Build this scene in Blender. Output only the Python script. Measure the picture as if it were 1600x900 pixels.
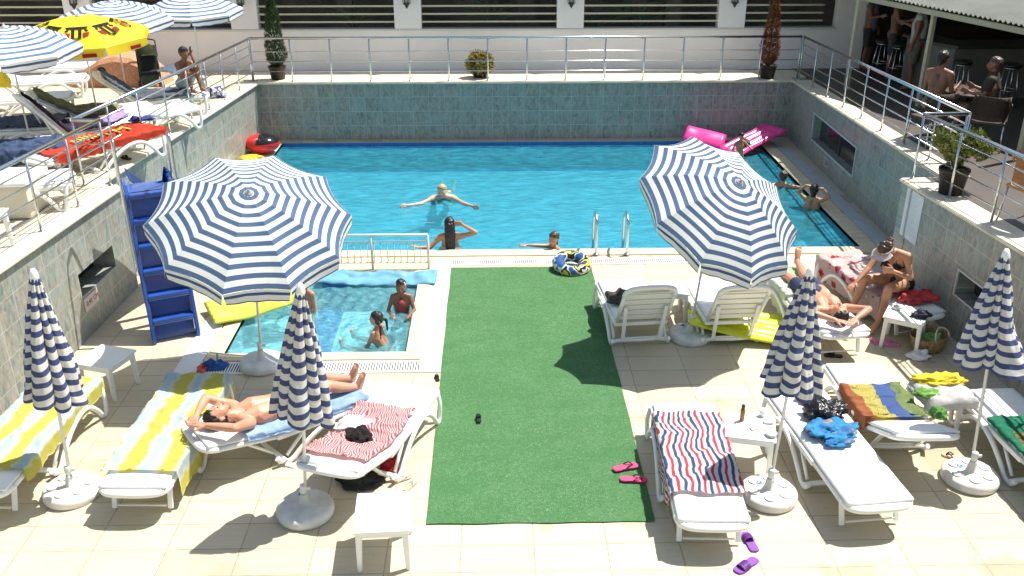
import bpy, bmesh, math, random
from mathutils import Vector, Matrix, noise as mnoise
random.seed(7)
R = math.radians
V = Vector
for o in list(bpy.data.objects): bpy.data.objects.remove(o)
scn = bpy.context.scene
COL = scn.collection

# ------------------------------------------------------------------ camera
H = 5.25; FPX = 1451.0; PITCH = R(24.4); YAW = math.atan(.02134)
cd = bpy.data.cameras.new('camera'); cam = bpy.data.objects.new('camera', cd); COL.objects.link(cam)
cam.location = (0, 0, H); cam.rotation_euler = (math.pi/2-PITCH, 0, -YAW)
cd.sensor_width = 36; cd.lens = 36*FPX/1600; cd.clip_end = 500; cd.clip_start = .05
scn.camera = cam
scn.render.resolution_x = 1024; scn.render.resolution_y = 576

# ------------------------------------------------------------------ light
SUNV = V((.46, .25, 1)).normalized()            # towards the sun
EL = math.asin(SUNV.z)
w = bpy.data.worlds.new('World'); scn.world = w; w.use_nodes = True
nt = w.node_tree; bg = nt.nodes['Background']
sk = nt.nodes.new('ShaderNodeTexSky'); sk.sky_type = 'NISHITA'; sk.sun_disc = False
sk.sun_elevation = EL; sk.sun_rotation = math.atan2(SUNV.x, SUNV.y)
wt = nt.nodes.new('ShaderNodeMix'); wt.data_type = 'RGBA'; wt.blend_type = 'MULTIPLY'; wt.inputs[0].default_value = 1; wt.inputs[7].default_value = (1, .93, .80, 1)
nt.links.new(sk.outputs[0], wt.inputs[6]); nt.links.new(wt.outputs[2], bg.inputs[0]); bg.inputs[1].default_value = .12
sd = bpy.data.lights.new('sun', 'SUN'); sd.energy = 5.0; sd.angle = R(.53); sd.color = (1, .96, .88)
so = bpy.data.objects.new('sun', sd); COL.objects.link(so)
so.rotation_euler = SUNV.to_track_quat('Z', 'Y').to_euler(); so.location = (5, 5, 12)
scn.view_settings.view_transform = 'Standard'; scn.view_settings.look = 'None'
scn.view_settings.exposure = .72; scn.view_settings.gamma = 1
scn.view_settings.use_curve_mapping = False
scn.cycles.transparent_max_bounces = 16; scn.cycles.max_bounces = 8

# ------------------------------------------------------------------ pixel -> ground helpers
FW = V((math.sin(YAW)*math.cos(PITCH), math.cos(YAW)*math.cos(PITCH), -math.sin(PITCH)))
RT = V((math.cos(YAW), -math.sin(YAW), 0))
UP = RT.cross(FW)
def at(x, y, z=0.):
    d = FW + RT*((x-800)/FPX) - UP*((y-450)/FPX)
    t = (z-H)/d.z
    return V((d.x*t, d.y*t, z))
def zU(y): return 1.22+.0305*(19.25-y) if y > 0 else 1.8
def atU(x, y, dz=0.):
    z = 1.3
    for _ in range(30):
        p = at(x, y, z); z = zU(p.y)+dz
    return p

# ------------------------------------------------------------------ materials
MATS = {}
def mat(name, col, rough=.5, metal=0., noise=None, bump=None, trans=0., spec=.5, coat=0., emit=None):
    """noise=(scale, amount[, stretch]) varies the colour, bump=(scale, strength)"""
    if name in MATS: return MATS[name]
    m = bpy.data.materials.new(name); m.use_nodes = True; MATS[name] = m
    t = m.node_tree; N = t.nodes; L = t.links; b = N['Principled BSDF']
    b.inputs['Base Color'].default_value = (*col, 1); b.inputs['Roughness'].default_value = rough
    b.inputs['Metallic'].default_value = metal; b.inputs['Specular IOR Level'].default_value = spec
    b.inputs['Coat Weight'].default_value = coat
    tc = N.new('ShaderNodeTexCoord')
    if noise:
        n = N.new('ShaderNodeTexNoise'); n.inputs['Scale'].default_value = noise[0]; n.inputs['Detail'].default_value = 6
        mp = N.new('ShaderNodeMapping')
        if len(noise) > 2: mp.inputs['Scale'].default_value = noise[2]
        L.new(tc.outputs['Object'], mp.inputs[0]); L.new(mp.outputs[0], n.inputs['Vector'])
        r = N.new('ShaderNodeValToRGB'); a = noise[1]
        r.color_ramp.elements[0].position = .3; r.color_ramp.elements[1].position = .7
        r.color_ramp.elements[0].color = (*[c*(1-a) for c in col], 1)
        r.color_ramp.elements[1].color = (*[min(1, c*(1+a)) for c in col], 1)
        L.new(n.outputs[0], r.inputs[0]); L.new(r.outputs[0], b.inputs['Base Color'])
    if bump:
        n2 = N.new('ShaderNodeTexNoise'); n2.inputs['Scale'].default_value = bump[0]; n2.inputs['Detail'].default_value = 5
        L.new(tc.outputs['Object'], n2.inputs['Vector'])
        bp = N.new('ShaderNodeBump'); bp.inputs['Strength'].default_value = bump[1]; bp.inputs['Distance'].default_value = .02
        L.new(n2.outputs[0], bp.inputs['Height']); L.new(bp.outputs[0], b.inputs['Normal'])
    if trans:
        tr = N.new('ShaderNodeBsdfTranslucent'); mx = N.new('ShaderNodeMixShader'); mx.inputs[0].default_value = trans
        src = b.inputs['Base Color'].links[0].from_socket if b.inputs['Base Color'].links else None
        if src: L.new(src, tr.inputs[0])
        else: tr.inputs[0].default_value = (*col, 1)
        L.new(b.outputs[0], mx.inputs[1]); L.new(tr.outputs[0], mx.inputs[2]); L.new(mx.outputs[0], N['Material Output'].inputs[0])
    return m

class NB:
    """small node builder"""
    def __init__(s, name, rough=.6):
        s.m = bpy.data.materials.new(name); s.m.use_nodes = True; MATS[name] = s.m
        s.t = s.m.node_tree; s.N = s.t.nodes; s.L = s.t.links; s.b = s.N['Principled BSDF']
        s.b.inputs['Roughness'].default_value = rough
        s.tc = s.N.new('ShaderNodeTexCoord')
    def n(s, ty, **k):
        x = s.N.new(ty)
        for a, v in k.items():
            if a.startswith('_'): setattr(x, a[1:], v)
            else: x.inputs[a.replace('__', ' ')].default_value = v
        return x
    def l(s, a, b): s.L.new(a, b)
    def val(s, sock_or_v, op, v2=0., clamp=False):
        m = s.N.new('ShaderNodeMath'); m.operation = op; m.use_clamp = clamp
        for i, q in enumerate((sock_or_v, v2)):
            if isinstance(q, (int, float)): m.inputs[i].default_value = q
            else: s.l(q, m.inputs[i])
        return m.outputs[0]
    def ramp(s, fac, stops, const=False):
        r = s.N.new('ShaderNodeValToRGB'); cr = r.color_ramp
        if const: cr.interpolation = 'CONSTANT'
        while len(cr.elements) < len(stops): cr.elements.new(.5)
        for e, (p, c) in zip(cr.elements, stops): e.position = p; e.color = (*c, 1)
        s.l(fac, r.inputs[0]); return r.outputs[0]
    def mix(s, f, a, b, mode='MIX'):
        m = s.N.new('ShaderNodeMix'); m.data_type = 'RGBA'; m.blend_type = mode
        if isinstance(f, (int, float)): m.inputs[0].default_value = f
        else: s.l(f, m.inputs[0])
        for i, q in ((6, a), (7, b)):
            if isinstance(q, tuple): m.inputs[i].default_value = (*q, 1)
            else: s.l(q, m.inputs[i])
        return m.outputs[2]
    def noise(s, vec, scale, detail=5, rough=.5):
        n = s.n('ShaderNodeTexNoise', Scale=scale, Detail=detail, Roughness=rough); s.l(vec, n.inputs['Vector']); return n.outputs[0]
    def mapv(s, vec, sc=(1, 1, 1), loc=(0, 0, 0), rot=(0, 0, 0)):
        m = s.N.new('ShaderNodeMapping'); m.inputs['Scale'].default_value = sc; m.inputs['Location'].default_value = loc; m.inputs['Rotation'].default_value = rot
        s.l(vec, m.inputs[0]); return m.outputs[0]
    def bump(s, h, st, dist=.01):
        b = s.n('ShaderNodeBump', Strength=st, Distance=dist); s.l(h, b.inputs['Height']); s.l(b.outputs[0], s.b.inputs['Normal'])
    def base(s, c): s.l(c, s.b.inputs['Base Color'])
    def translucent(s, f, c):
        tr = s.N.new('ShaderNodeBsdfTranslucent'); mx = s.N.new('ShaderNodeMixShader'); mx.inputs[0].default_value = f
        s.l(c, tr.inputs[0]); s.l(s.b.outputs[0], mx.inputs[1]); s.l(tr.outputs[0], mx.inputs[2]); s.l(mx.outputs[0], s.N['Material Output'].inputs[0])

def deck_mat(name, c1, c2, mortar, bw, rh, off=(0, 0, 0), rough=.55):
    k = NB(name, rough); o = k.tc.outputs['Object']
    br = k.n('ShaderNodeTexBrick', _offset=0.0, Scale=1., Mortar__Size=.0065, Mortar__Smooth=.2, Bias=0., Brick__Width=bw, Row__Height=rh)
    br.inputs['Color1'].default_value = (*c1, 1); br.inputs['Color2'].default_value = (*c2, 1); br.inputs['Mortar'].default_value = (*mortar, 1)
    k.l(k.mapv(o, loc=off), br.inputs['Vector'])
    st = k.noise(k.mapv(o, sc=(3, 22, 1)), 1.5, 6, .6)
    dirt = k.noise(o, 1.3, 6, .6)
    c = k.mix(k.ramp(st, [(.35, (0, 0, 0)), (.75, (1, 1, 1))]), br.outputs[0], tuple(x*.84 for x in c1))
    f = k.ramp(dirt, [(.46, (0, 0, 0)), (.72, (.38, .38, .38))])
    c = k.mix(f, c, tuple(x*.72 for x in c1))
    sp2 = k.noise(o, 14, 6, .7); c = k.mix(k.ramp(sp2, [(.60, (0, 0, 0)), (.70, (.45, .45, .45))]), c, tuple(x*.66 for x in c1))
    wet = k.ramp(k.noise(k.mapv(o, loc=(3.1, 1.7, 0)), .75, 4, .55), [(.60, (0, 0, 0)), (.645, (1, 1, 1))]); c = k.mix(k.val(wet, 'MULTIPLY', .42), c, tuple(x*.52 for x in c1)); rr_ = k.val(k.val(wet, 'MULTIPLY', -.35), 'ADD', rough); k.l(rr_, k.b.inputs['Roughness'])
    k.base(c); k.bump(k.val(k.val(br.outputs[1], 'MULTIPLY', -1.), 'ADD', k.val(st, 'MULTIPLY', .06)), .5, .004)
    return k.m
M_deck = deck_mat('cream_floor_tiles', (.60, .53, .38), (.50, .43, .295), (.25, .20, .14), .62, .33, (.30, -5.955, 0))
M_deckU = deck_mat('upper_floor_tiles', (.62, .54, .39), (.58, .50, .35), (.36, .31, .23), .62, .33, (.1, .1, 0))

def wall_tile(name, axis):
    k = NB(name, .35); o = k.tc.outputs['Object']
    sp = k.N.new('ShaderNodeSeparateXYZ'); k.l(o, sp.inputs[0]); cb = k.N.new('ShaderNodeCombineXYZ')
    k.l(sp.outputs[axis], cb.inputs[0]); k.l(sp.outputs[2], cb.inputs[1])
    v = cb.outputs[0]
    br = k.n('ShaderNodeTexBrick', _offset=0.0, Scale=1., Mortar__Size=.004, Mortar__Smooth=.2, Bias=0., Brick__Width=.33, Row__Height=.30)
    br.inputs['Color1'].default_value = (0, 0, 0, 1); br.inputs['Color2'].default_value = (1, 1, 1, 1); br.inputs['Mortar'].default_value = (.5, .5, .5, 1)
    k.l(v, br.inputs['Vector'])
    # the printed motif of a tile, shifted tile by tile
    vm = k.n('ShaderNodeVectorMath', _operation='ADD'); k.l(v, vm.inputs[0])
    sc = k.n('ShaderNodeVectorMath', _operation='SCALE'); sc.inputs[3].default_value = 3.; k.l(br.outputs[0], sc.inputs[0]); k.l(sc.outputs[0], vm.inputs[1])
    vv = vm.outputs[0]
    n1 = k.noise(k.mapv(vv, sc=(2.4, 1, 1)), 9, 7, .75)
    n2 = k.noise(k.mapv(vv, sc=(2.4, .9, 1), loc=(5, 3, 0)), 6, 3, .6)
    n3 = k.noise(vv, 2.5, 3)
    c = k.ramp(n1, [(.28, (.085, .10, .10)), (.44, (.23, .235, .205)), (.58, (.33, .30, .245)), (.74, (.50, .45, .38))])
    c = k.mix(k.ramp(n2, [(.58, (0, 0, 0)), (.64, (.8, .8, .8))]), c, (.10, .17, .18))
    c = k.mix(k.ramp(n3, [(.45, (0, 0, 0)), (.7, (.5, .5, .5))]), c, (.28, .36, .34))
    stn = k.noise(k.mapv(v, sc=(7, .5, 1)), 1.2, 5, .6); c = k.mix(k.ramp(stn, [(.52, (0, 0, 0)), (.75, (.45, .45, .45))]), c, (.44, .43, .39))
    gr = k.noise(v, 3, 4); c = k.mix(k.val(br.outputs[1], 'MULTIPLY', k.ramp(gr, [(.3, (.25, .25, .25)), (.6, (1, 1, 1))])), c, (.50, .51, .47))
    k.base(c); k.bump(br.outputs[1], -.4, .004); return k.m
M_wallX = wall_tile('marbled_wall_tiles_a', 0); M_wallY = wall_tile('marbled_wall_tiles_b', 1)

def pool_tile(name, c1, c2, mort):
    k = NB(name, .3); o = k.tc.outputs['Object']
    br = k.n('ShaderNodeTexBrick', _offset=0.0, Scale=1., Mortar__Size=.0025, Bias=0., Brick__Width=.05, Row__Height=.05)
    br.inputs['Color1'].default_value = (*c1, 1); br.inputs['Color2'].default_value = (*c2, 1); br.inputs['Mortar'].default_value = (*mort, 1)
    k.l(o, br.inputs['Vector']); k.base(br.outputs[0]); return k.m
M_pool = pool_tile('pool_mosaic', (.20, .37, .43), (.16, .33, .41), (.28, .43, .47))
M_poolK = pool_tile('paddling_mosaic', (.42, .60, .64), (.36, .55, .61), (.54, .66, .68))
M_poolD = pool_tile('pool_mosaic_dark', (.03, .12, .42), (.04, .16, .5), (.1, .25, .5))

def water(name, tint, scale, bstr, milk, mf):
    m = bpy.data.materials.new(name); m.use_nodes = True; t = m.node_tree; N = t.nodes; L = t.links
    for x in list(N):
        if x.type == 'BSDF_PRINCIPLED': N.remove(x)
    out = N['Material Output']
    tr = N.new('ShaderNodeBsdfTransparent'); tr.inputs[0].default_value = (*tint, 1)
    gl = N.new('ShaderNodeBsdfGlossy'); gl.inputs['Roughness'].default_value = .06
    df = N.new('ShaderNodeBsdfDiffuse')
    tc = N.new('ShaderNodeTexCoord'); mp = N.new('ShaderNodeMapping'); mp.inputs['Scale'].default_value = (1, 2.3, 1)
    L.new(tc.outputs['Object'], mp.inputs[0])
    n1 = N.new('ShaderNodeTexNoise'); n1.inputs['Scale'].default_value = scale; n1.inputs['Detail'].default_value = 5; n1.inputs['Distortion'].default_value = .8
    n2 = N.new('ShaderNodeTexNoise'); n2.inputs['Scale'].default_value = scale*.22; n2.inputs['Detail'].default_value = 3
    L.new(mp.outputs[0], n1.inputs['Vector']); L.new(mp.outputs[0], n2.inputs['Vector'])
    ad = N.new('ShaderNodeMath'); ad.operation = 'ADD'; L.new(n1.outputs[0], ad.inputs[0]); L.new(n2.outputs[0], ad.inputs[1])
    bp = N.new('ShaderNodeBump'); bp.inputs['Strength'].default_value = bstr; bp.inputs['Distance'].default_value = .05
    L.new(ad.outputs[0], bp.inputs['Height']); L.new(bp.outputs[0], gl.inputs['Normal'])
    fr = N.new('ShaderNodeFresnel'); fr.inputs['IOR'].default_value = 1.33; L.new(bp.outputs[0], fr.inputs['Normal'])
    # ripple light painted into the diffuse colour, paler and darker with the noise
    rp = N.new('ShaderNodeValToRGB'); cr = rp.color_ramp
    cr.elements[0].position = .35; cr.elements[0].color = (*[c*.72 for c in milk], 1)
    cr.elements[1].position = .68; cr.elements[1].color = (*[min(1, c*1.5) for c in milk], 1)
    L.new(n1.outputs[0], rp.inputs[0]); L.new(rp.outputs[0], df.inputs[0]); L.new(bp.outputs[0], df.inputs['Normal'])
    m1 = N.new('ShaderNodeMixShader'); m1.inputs[0].default_value = mf
    L.new(tr.outputs[0], m1.inputs[1]); L.new(df.outputs[0], m1.inputs[2])
    m2 = N.new('ShaderNodeMixShader'); L.new(fr.outputs[0], m2.inputs[0]); L.new(m1.outputs[0], m2.inputs[1]); L.new(gl.outputs[0], m2.inputs[2])
    L.new(m2.outputs[0], out.inputs[0]); return m
M_water = water('pool_water', (.45, .84, .92), 4, .5, (.05, .40, .54), .28)
M_waterK = water('kiddie_water', (.66, .92, .95), 9, .8, (.20, .58, .68), .30)

M_white = mat('white_plastic', (.82, .82, .79), .32, noise=(3, .04))
M_cush = mat('white_cushion', (.84, .83, .80), .85, noise=(5, .03), bump=(14, .25))
M_steel = mat('brushed_steel', (.62, .63, .63), .22, 1.)
M_cap = mat('cream_ledge_stone', (.66, .60, .47), .5, noise=(4, .12), bump=(40, .1))
M_coping = mat('cream_coping_stone', (.60, .52, .35), .6, noise=(2.2, .16, (1, 5, 1)), bump=(60, .15))
M_gut = mat('white_gutter_plastic', (.74, .74, .72), .5, noise=(3, .06))
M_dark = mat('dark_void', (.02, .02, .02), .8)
M_blackp = mat('black_plastic', (.015, .015, .016), .3)
M_render = mat('grey_white_render', (.82, .77, .74), .9, noise=(.9, .07), bump=(90, .1))
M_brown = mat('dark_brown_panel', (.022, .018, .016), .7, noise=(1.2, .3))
M_louver = mat('cream_louver', (.55, .50, .36), .5)

# ------------------------------------------------------------------ mesh helpers
def obj(name, bm, m, parent=None, smooth=False):
    me = bpy.data.meshes.new(name); bmesh.ops.recalc_face_normals(bm, faces=bm.faces); bm.to_mesh(me); bm.free()
    if isinstance(m, (list, tuple)):
        for q in m: me.materials.append(q)
    else: me.materials.append(m)
    if smooth:
        for p in me.polygons: p.use_smooth = True
    o = bpy.data.objects.new(name, me); COL.objects.link(o)
    if parent is not None: o.parent = parent
    return o
def tag(o, label, cat, group=None, kind=None):
    if label: o['label'] = label
    if cat: o['category'] = cat
    if group: o['group'] = group
    if kind: o['kind'] = kind
    return o
def thing(name, label, cat, loc=(0, 0, 0), rz=0, group=None):
    o = bpy.data.objects.new(name, None); COL.objects.link(o); o.location = loc; o.rotation_euler = (0, 0, rz); o.empty_display_size = .1
    return tag(o, label, cat, group)
def BM(): return bmesh.new()
def box(bm, c, s, rot=None, bev=0., mi=0):
    t = bmesh.new(); bmesh.ops.create_cube(t, size=1)
    for v in t.verts: v.co = V((v.co.x*s[0], v.co.y*s[1], v.co.z*s[2]))
    if bev: bmesh.ops.bevel(t, geom=t.edges[:], offset=bev, segments=2, affect='EDGES', profile=.6)
    M = Matrix.Translation(c) @ (rot.to_4x4() if rot is not None else Matrix.Identity(4))
    merge(bm, t, M, mi); return bm
def merge(bm, t, M=Matrix.Identity(4), mi=0):
    mp = {}
    for v in t.verts: mp[v] = bm.verts.new(M @ v.co)
    for f in t.faces:
        try: g = bm.faces.new([mp[v] for v in f.verts]); g.material_index = mi or f.material_index; g.smooth = f.smooth
        except ValueError: pass
    t.free()
def bxx(bm, x0, x1, y0, y1, z0, z1, bev=0., mi=0):
    return box(bm, ((x0+x1)/2, (y0+y1)/2, (z0+z1)/2), (x1-x0, y1-y0, z1-z0), None, bev, mi)
def tube(bm, pts, r, seg=8, flat=1., cap=True, closed=False, smooth=True):
    pts = [V(p) for p in pts]; n = len(pts); rs = r if isinstance(r, (list, tuple)) else [r]*n
    rings = []; up = None
    for i, p in enumerate(pts):
        if closed: d = (pts[(i+1) % n]-pts[i-1])
        else: d = (pts[min(i+1, n-1)]-pts[max(i-1, 0)])
        d.normalize()
        if up is None:
            a = V((1, 0, 0)) if abs(d.x) < .8 else V((0, 1, 0)); s = (a-d*a.dot(d)).normalized()
        else: s = (up-d*up.dot(d)).normalized()
        up = s; q = d.cross(s)
        rings.append([bm.verts.new(p+s*math.cos(2*math.pi*k/seg)*rs[i]*flat+q*math.sin(2*math.pi*k/seg)*rs[i]) for k in range(seg)])
    for i in range(n if closed else n-1):
        a, b = rings[i], rings[(i+1) % n]
        for k in range(seg):
            f = bm.faces.new((a[k], a[(k+1) % seg], b[(k+1) % seg], b[k])); f.smooth = smooth
    if cap and not closed:
        for g in (rings[0][::-1], rings[-1]): bm.faces.new(g)
    return bm
def spline(pts, n=6):
    pts = [V(p) for p in pts]; out = []
    P = [pts[0]*2-pts[1]]+pts+[pts[-1]*2-pts[-2]]
    for i in range(1, len(P)-2):
        for k in range(n):
            t = k/n; a, b, c, d = P[i-1], P[i], P[i+1], P[i+2]
            out.append(.5*((2*b)+(c-a)*t+(2*a-5*b+4*c-d)*t*t+(3*b-a-3*c+d)*t**3))
    out.append(pts[-1]); return out
def lathe(bm, prof, seg=24, c=(0, 0, 0), mi=0, smooth=True):
    c = V(c); rings = []
    for r, z in prof: rings.append([bm.verts.new(c+V((r*math.cos(2*math.pi*k/seg), r*math.sin(2*math.pi*k/seg), z))) for k in range(seg)])
    for a, b in zip(rings, rings[1:]):
        for k in range(seg):
            f = bm.faces.new((a[k], a[(k+1) % seg], b[(k+1) % seg], b[k])); f.smooth = smooth; f.material_index = mi
    bm.faces.new(rings[0][::-1]).material_index = mi; bm.faces.new(rings[-1]).material_index = mi
    return bm
def prism(bm, pts, z0, z1, mi=0):
    a = [bm.verts.new((x, y, z0)) for x, y in pts]; b = [bm.verts.new((x, y, z1)) for x, y in pts]
    bm.faces.new(a[::-1]).material_index = mi; bm.faces.new(b).material_index = mi
    n = len(pts)
    for i in range(n): bm.faces.new((a[i], a[(i+1) % n], b[(i+1) % n], b[i])).material_index = mi
    return bm
def grid(bm, nu, nv, fn, uvn=None, smooth=True):
    vs = [[bm.verts.new(fn(i/nu, j/nv)) for j in range(nv+1)] for i in range(nu+1)]
    uv = bm.loops.layers.uv.verify()
    for i in range(nu):
        for j in range(nv):
            f = bm.faces.new((vs[i][j], vs[i+1][j], vs[i+1][j+1], vs[i][j+1])); f.smooth = smooth
            for lp, (a, b) in zip(f.loops, ((i, j), (i+1, j), (i+1, j+1), (i, j+1))): lp[uv].uv = (a/nu, b/nv)
    return bm
def text_obj(s, size, m, parent=None, depth=.002, name='lettering'):
    c = bpy.data.curves.new(name, 'FONT'); c.body = s; c.size = size; c.extrude = depth; c.align_x = 'CENTER'; c.align_y = 'CENTER'
    t = bpy.data.objects.new(name, c); COL.objects.link(t); dg = bpy.context.evaluated_depsgraph_get()
    me = bpy.data.meshes.new_from_object(t.evaluated_get(dg)); COL.objects.unlink(t); bpy.data.objects.remove(t)
    me.materials.clear(); me.materials.append(m)
    o = bpy.data.objects.new(name, me); COL.objects.link(o); o.parent = parent
    return o
def copy_tree(o, parent=None):
    c = o.copy(); COL.objects.link(c)
    if parent is not None: c.parent = parent
    for ch in list(o.children): copy_tree(ch, c)
    return c

# ================================================================== SETTING
PX0, PX1, PY0, PY1 = -4.38, 5.56, 12.95, 19.0       # main pool
KX0, KX1, KY0, KY1 = -3.20, -1.05, 9.74, 12.0        # paddling pool
def sheet_with_holes(name, x0, x1, y0, y1, holes, z, m):
    xs = sorted({x0, x1, *[q for h in holes for q in h[:2]]}); ys = sorted({y0, y1, *[q for h in holes for q in h[2:]]})
    bm = BM(); cache = {}
    def g(x, y):
        if (x, y) not in cache: cache[(x, y)] = bm.verts.new((x, y, z))
        return cache[(x, y)]
    for a, b in zip(xs, xs[1:]):
        for c, d in zip(ys, ys[1:]):
            if any(h[0] <= a and b <= h[1] and h[2] <= c and d <= h[3] for h in holes): continue
            bm.faces.new((g(a, c), g(b, c), g(b, d), g(a, d)))
    return tag(obj(name, bm, m), None, None, None, 'structure')
pools = [(PX0, PX1, PY0, PY1), (KX0, KX1, KY0, KY1)]
sheet_with_holes('pool_deck', -7.2, 7.4, 1.0, 20.0, pools, 0, M_deck)
bm = BM(); bxx(bm, -80, 80, -60, 120, -2.4, -2.2); tag(obj('ground', bm, M_deckU), None, None, None, 'structure')
# basins
def basin(name, x0, x1, y0, y1, d, m, stripe=None):
    bm = BM()
    z = -d; a = [(x0, y0), (x1, y0), (x1, y1), (x0, y1)]
    lo = [bm.verts.new((*p, z)) for p in a]; hi = [bm.verts.new((*p, 0)) for p in a]
    bm.faces.new(lo)
    for i in range(4): bm.faces.new((lo[i], hi[i], hi[(i+1) % 4], lo[(i+1) % 4]))
    return tag(obj(name, bm, m), None, None, None, 'structure')
basin('pool_basin', PX0, PX1, PY0, PY1, .52, M_pool); basin('paddling_basin', KX0, KX1, KY0, KY1, .36, M_poolK)
bm = BM()
for y in (PY1-.004,): bxx(bm, PX0, PX1, y-.004, y, -.16, -.01)
bxx(bm, PX0+.0, PX1, PY0+.004, PY0+.008, -.16, -.01); pass
# dark lane line across the far part of the floor and the band in the paddling pool
bxx(bm, PX0+.02, PX1-.02, 18.60, 18.72, -.516, -.512)
bxx(bm, -2.42, -2.08, KY0+.02, KY1-.02, -.356, -.352); bxx(bm, -2.42, -2.08, KY1-.008, KY1-.004, -.352, -.02)
tag(obj('dark_mosaic_band', bm, M_poolD), None, None, None, 'structure')
BATH = [(at(*q).x, at(*q).y, q_) for q, q_ in (((692, 312), 26), ((702, 385), 26), ((868, 390), 30), ((1222, 290), 28), ((1268, 315), 28), ((627, 475), 34), ((590, 530), 34), ((478, 460), 34), ((1164, 236), 28))]
def watersheet(name, x0, x1, y0, y1, z, m, amp, n):
    bm = BM()
    def f(u, v):
        x = x0+(x1-x0)*u; y = y0+(y1-y0)*v
        e = min(1, 12*min(u, 1-u), 12*min(v, 1-v))
        return V((x, y, z+e*amp*(mnoise.noise(V((x*1.3, y*2.1, 0)))+.5*mnoise.noise(V((x*3.1, y*4.7, 3)))+sum(math.exp(-math.hypot(x-cx, y-cy)*2.2)*math.sin(math.hypot(x-cx, y-cy)*fq)*2.2 for cx, cy, fq in BATH))))
    grid(bm, n, n, f); o = obj(name, bm, m)
    if o.data.polygons[0].normal.z < 0: o.data.flip_normals()
    return tag(o, None, None, None, 'structure')
watersheet('pool_water', PX0, PX1, PY0, PY1, -.05, M_water, .014, 240)
watersheet('paddling_water', KX0, KX1, KY0, KY1, -.04, M_waterK, .016, 150)
# coping frames
def frame(bm, x0, x1, y0, y1, w, z0, z1, sides='NSEW', bev=.006):
    if 'S' in sides: bxx(bm, x0-w, x1+w, y0-w, y0, z0, z1, bev)
    if 'N' in sides: bxx(bm, x0-w, x1+w, y1, y1+w, z0, z1, bev)
    if 'W' in sides: bxx(bm, x0-w, x0, y0+.002, y1-.002, z0, z1, bev)
    if 'E' in sides: bxx(bm, x1, x1+w, y0+.002, y1-.002, z0, z1, bev)
bm = BM(); frame(bm, PX0, PX1, PY0, PY1, .24, -.06, .018, 'SEW'); tag(obj('pool_coping', bm, M_coping), None, None, None, 'structure')
bm = BM(); frame(bm, KX0, KX1, KY0, KY1, .18, -.06, .018); tag(obj('paddling_coping', bm, M_coping), None, None, None, 'structure')
# gutters (white frame + grating)
bm = BM()
bxx(bm, -3.66, -3.40, 9.26, 12.2, .0, .010); bxx(bm, -.87, -.62, 9.26, 12.56, .0, .010)
bxx(bm, -3.40, -.87, 9.26, 9.30, .0, .010); bxx(bm, -3.40, -.87, 9.50, 9.54, .0, .010)
bxx(bm, -.62, 3.3, 12.36, 12.40, .0, .010); bxx(bm, -.62, 3.3, 12.56, 12.60, .0, .010)
for i in range(84): bxx(bm, -3.39+i*.03, -3.39+i*.03+.017, 9.30, 9.50, .0, .009)
for i in range(130): bxx(bm, -.61+i*.03, -.61+i*.03+.017, 12.40, 12.56, .0, .009)
for i in range(12): bxx(bm, 3.5+.2*i, 3.5+.2*i+.196, 12.36, 12.60, .0, .010)
tag(obj('drain_gutter', bm, M_gut), None, None, None, 'structure')
bm = BM(); bxx(bm, -3.40, -.87, 9.30, 9.50, .0, .004); bxx(bm, -.62, 3.3, 12.40, 12.56, .0, .004); tag(obj('drain_channel', bm, M_dark), None, None, None, 'structure')
bm = BM(); bxx(bm, 5.84, 6.06, 12.8, 19.1, .0, .008); tag(obj('walkway_gutter', bm, mat('grey_gutter', (.42, .46, .47), .5, noise=(4, .1))), None, None, None, 'structure')

# ---- artificial grass carpet
def carpet():
    k = NB('green_artificial_grass', .9); o = k.tc.outputs['Object']
    a = k.noise(o, 160, 2); b = k.noise(o, 2.2, 5, .6); c3 = k.noise(k.mapv(o, sc=(.8, 2.2, 1)), 2., 5)
    c = k.ramp(a, [(.3, (.06, .19, .06)), (.56, (.15, .37, .14)), (.72, (.46, .63, .42))])
    c = k.mix(k.ramp(b, [(.4, (0, 0, 0)), (.75, (.5, .5, .5))]), c, (.20, .42, .20))
    d4 = k.noise(o, 28, 4, .7); c = k.mix(k.ramp(d4, [(.42, (0, 0, 0)), (.64, (.6, .6, .6))]), c, (.07, .27, .085))
    d5 = k.noise(o, 60, 3, .7); c = k.mix(k.ramp(d5, [(.60, (0, 0, 0)), (.68, (.8, .8, .8))]), c, (.45, .66, .46))
    c = k.mix(k.ramp(c3, [(.46, (0, 0, 0)), (.62, (.3, .3, .3))]), c, (.08, .28, .09))
    k.base(c); k.bump(a, .8, .01)
    bm = BM()
    def f(u, v):
        x = -.61+2.01*u; y = 6.56+5.72*v
        e = 0 if 0 < u < 1 and 0 < v < 1 else 0
        if v == 0: y += .012*mnoise.noise(V((x*3, 0, 0)))
        if u in (0, 1): x += .012*mnoise.noise(V((0, y*1.5, u)))
        return V((x, y, .012+.006*mnoise.noise(V((x*1.4, y*1.2, 0)))))
    grid(bm, 60, 120, f)
    bmesh.ops.solidify(bm, geom=bm.faces[:], thickness=.010)
    return obj('grass_carpet', bm, k.m)
tag(carpet(), 'long green artificial grass carpet running from the pool between the loungers', 'carpet')

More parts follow.
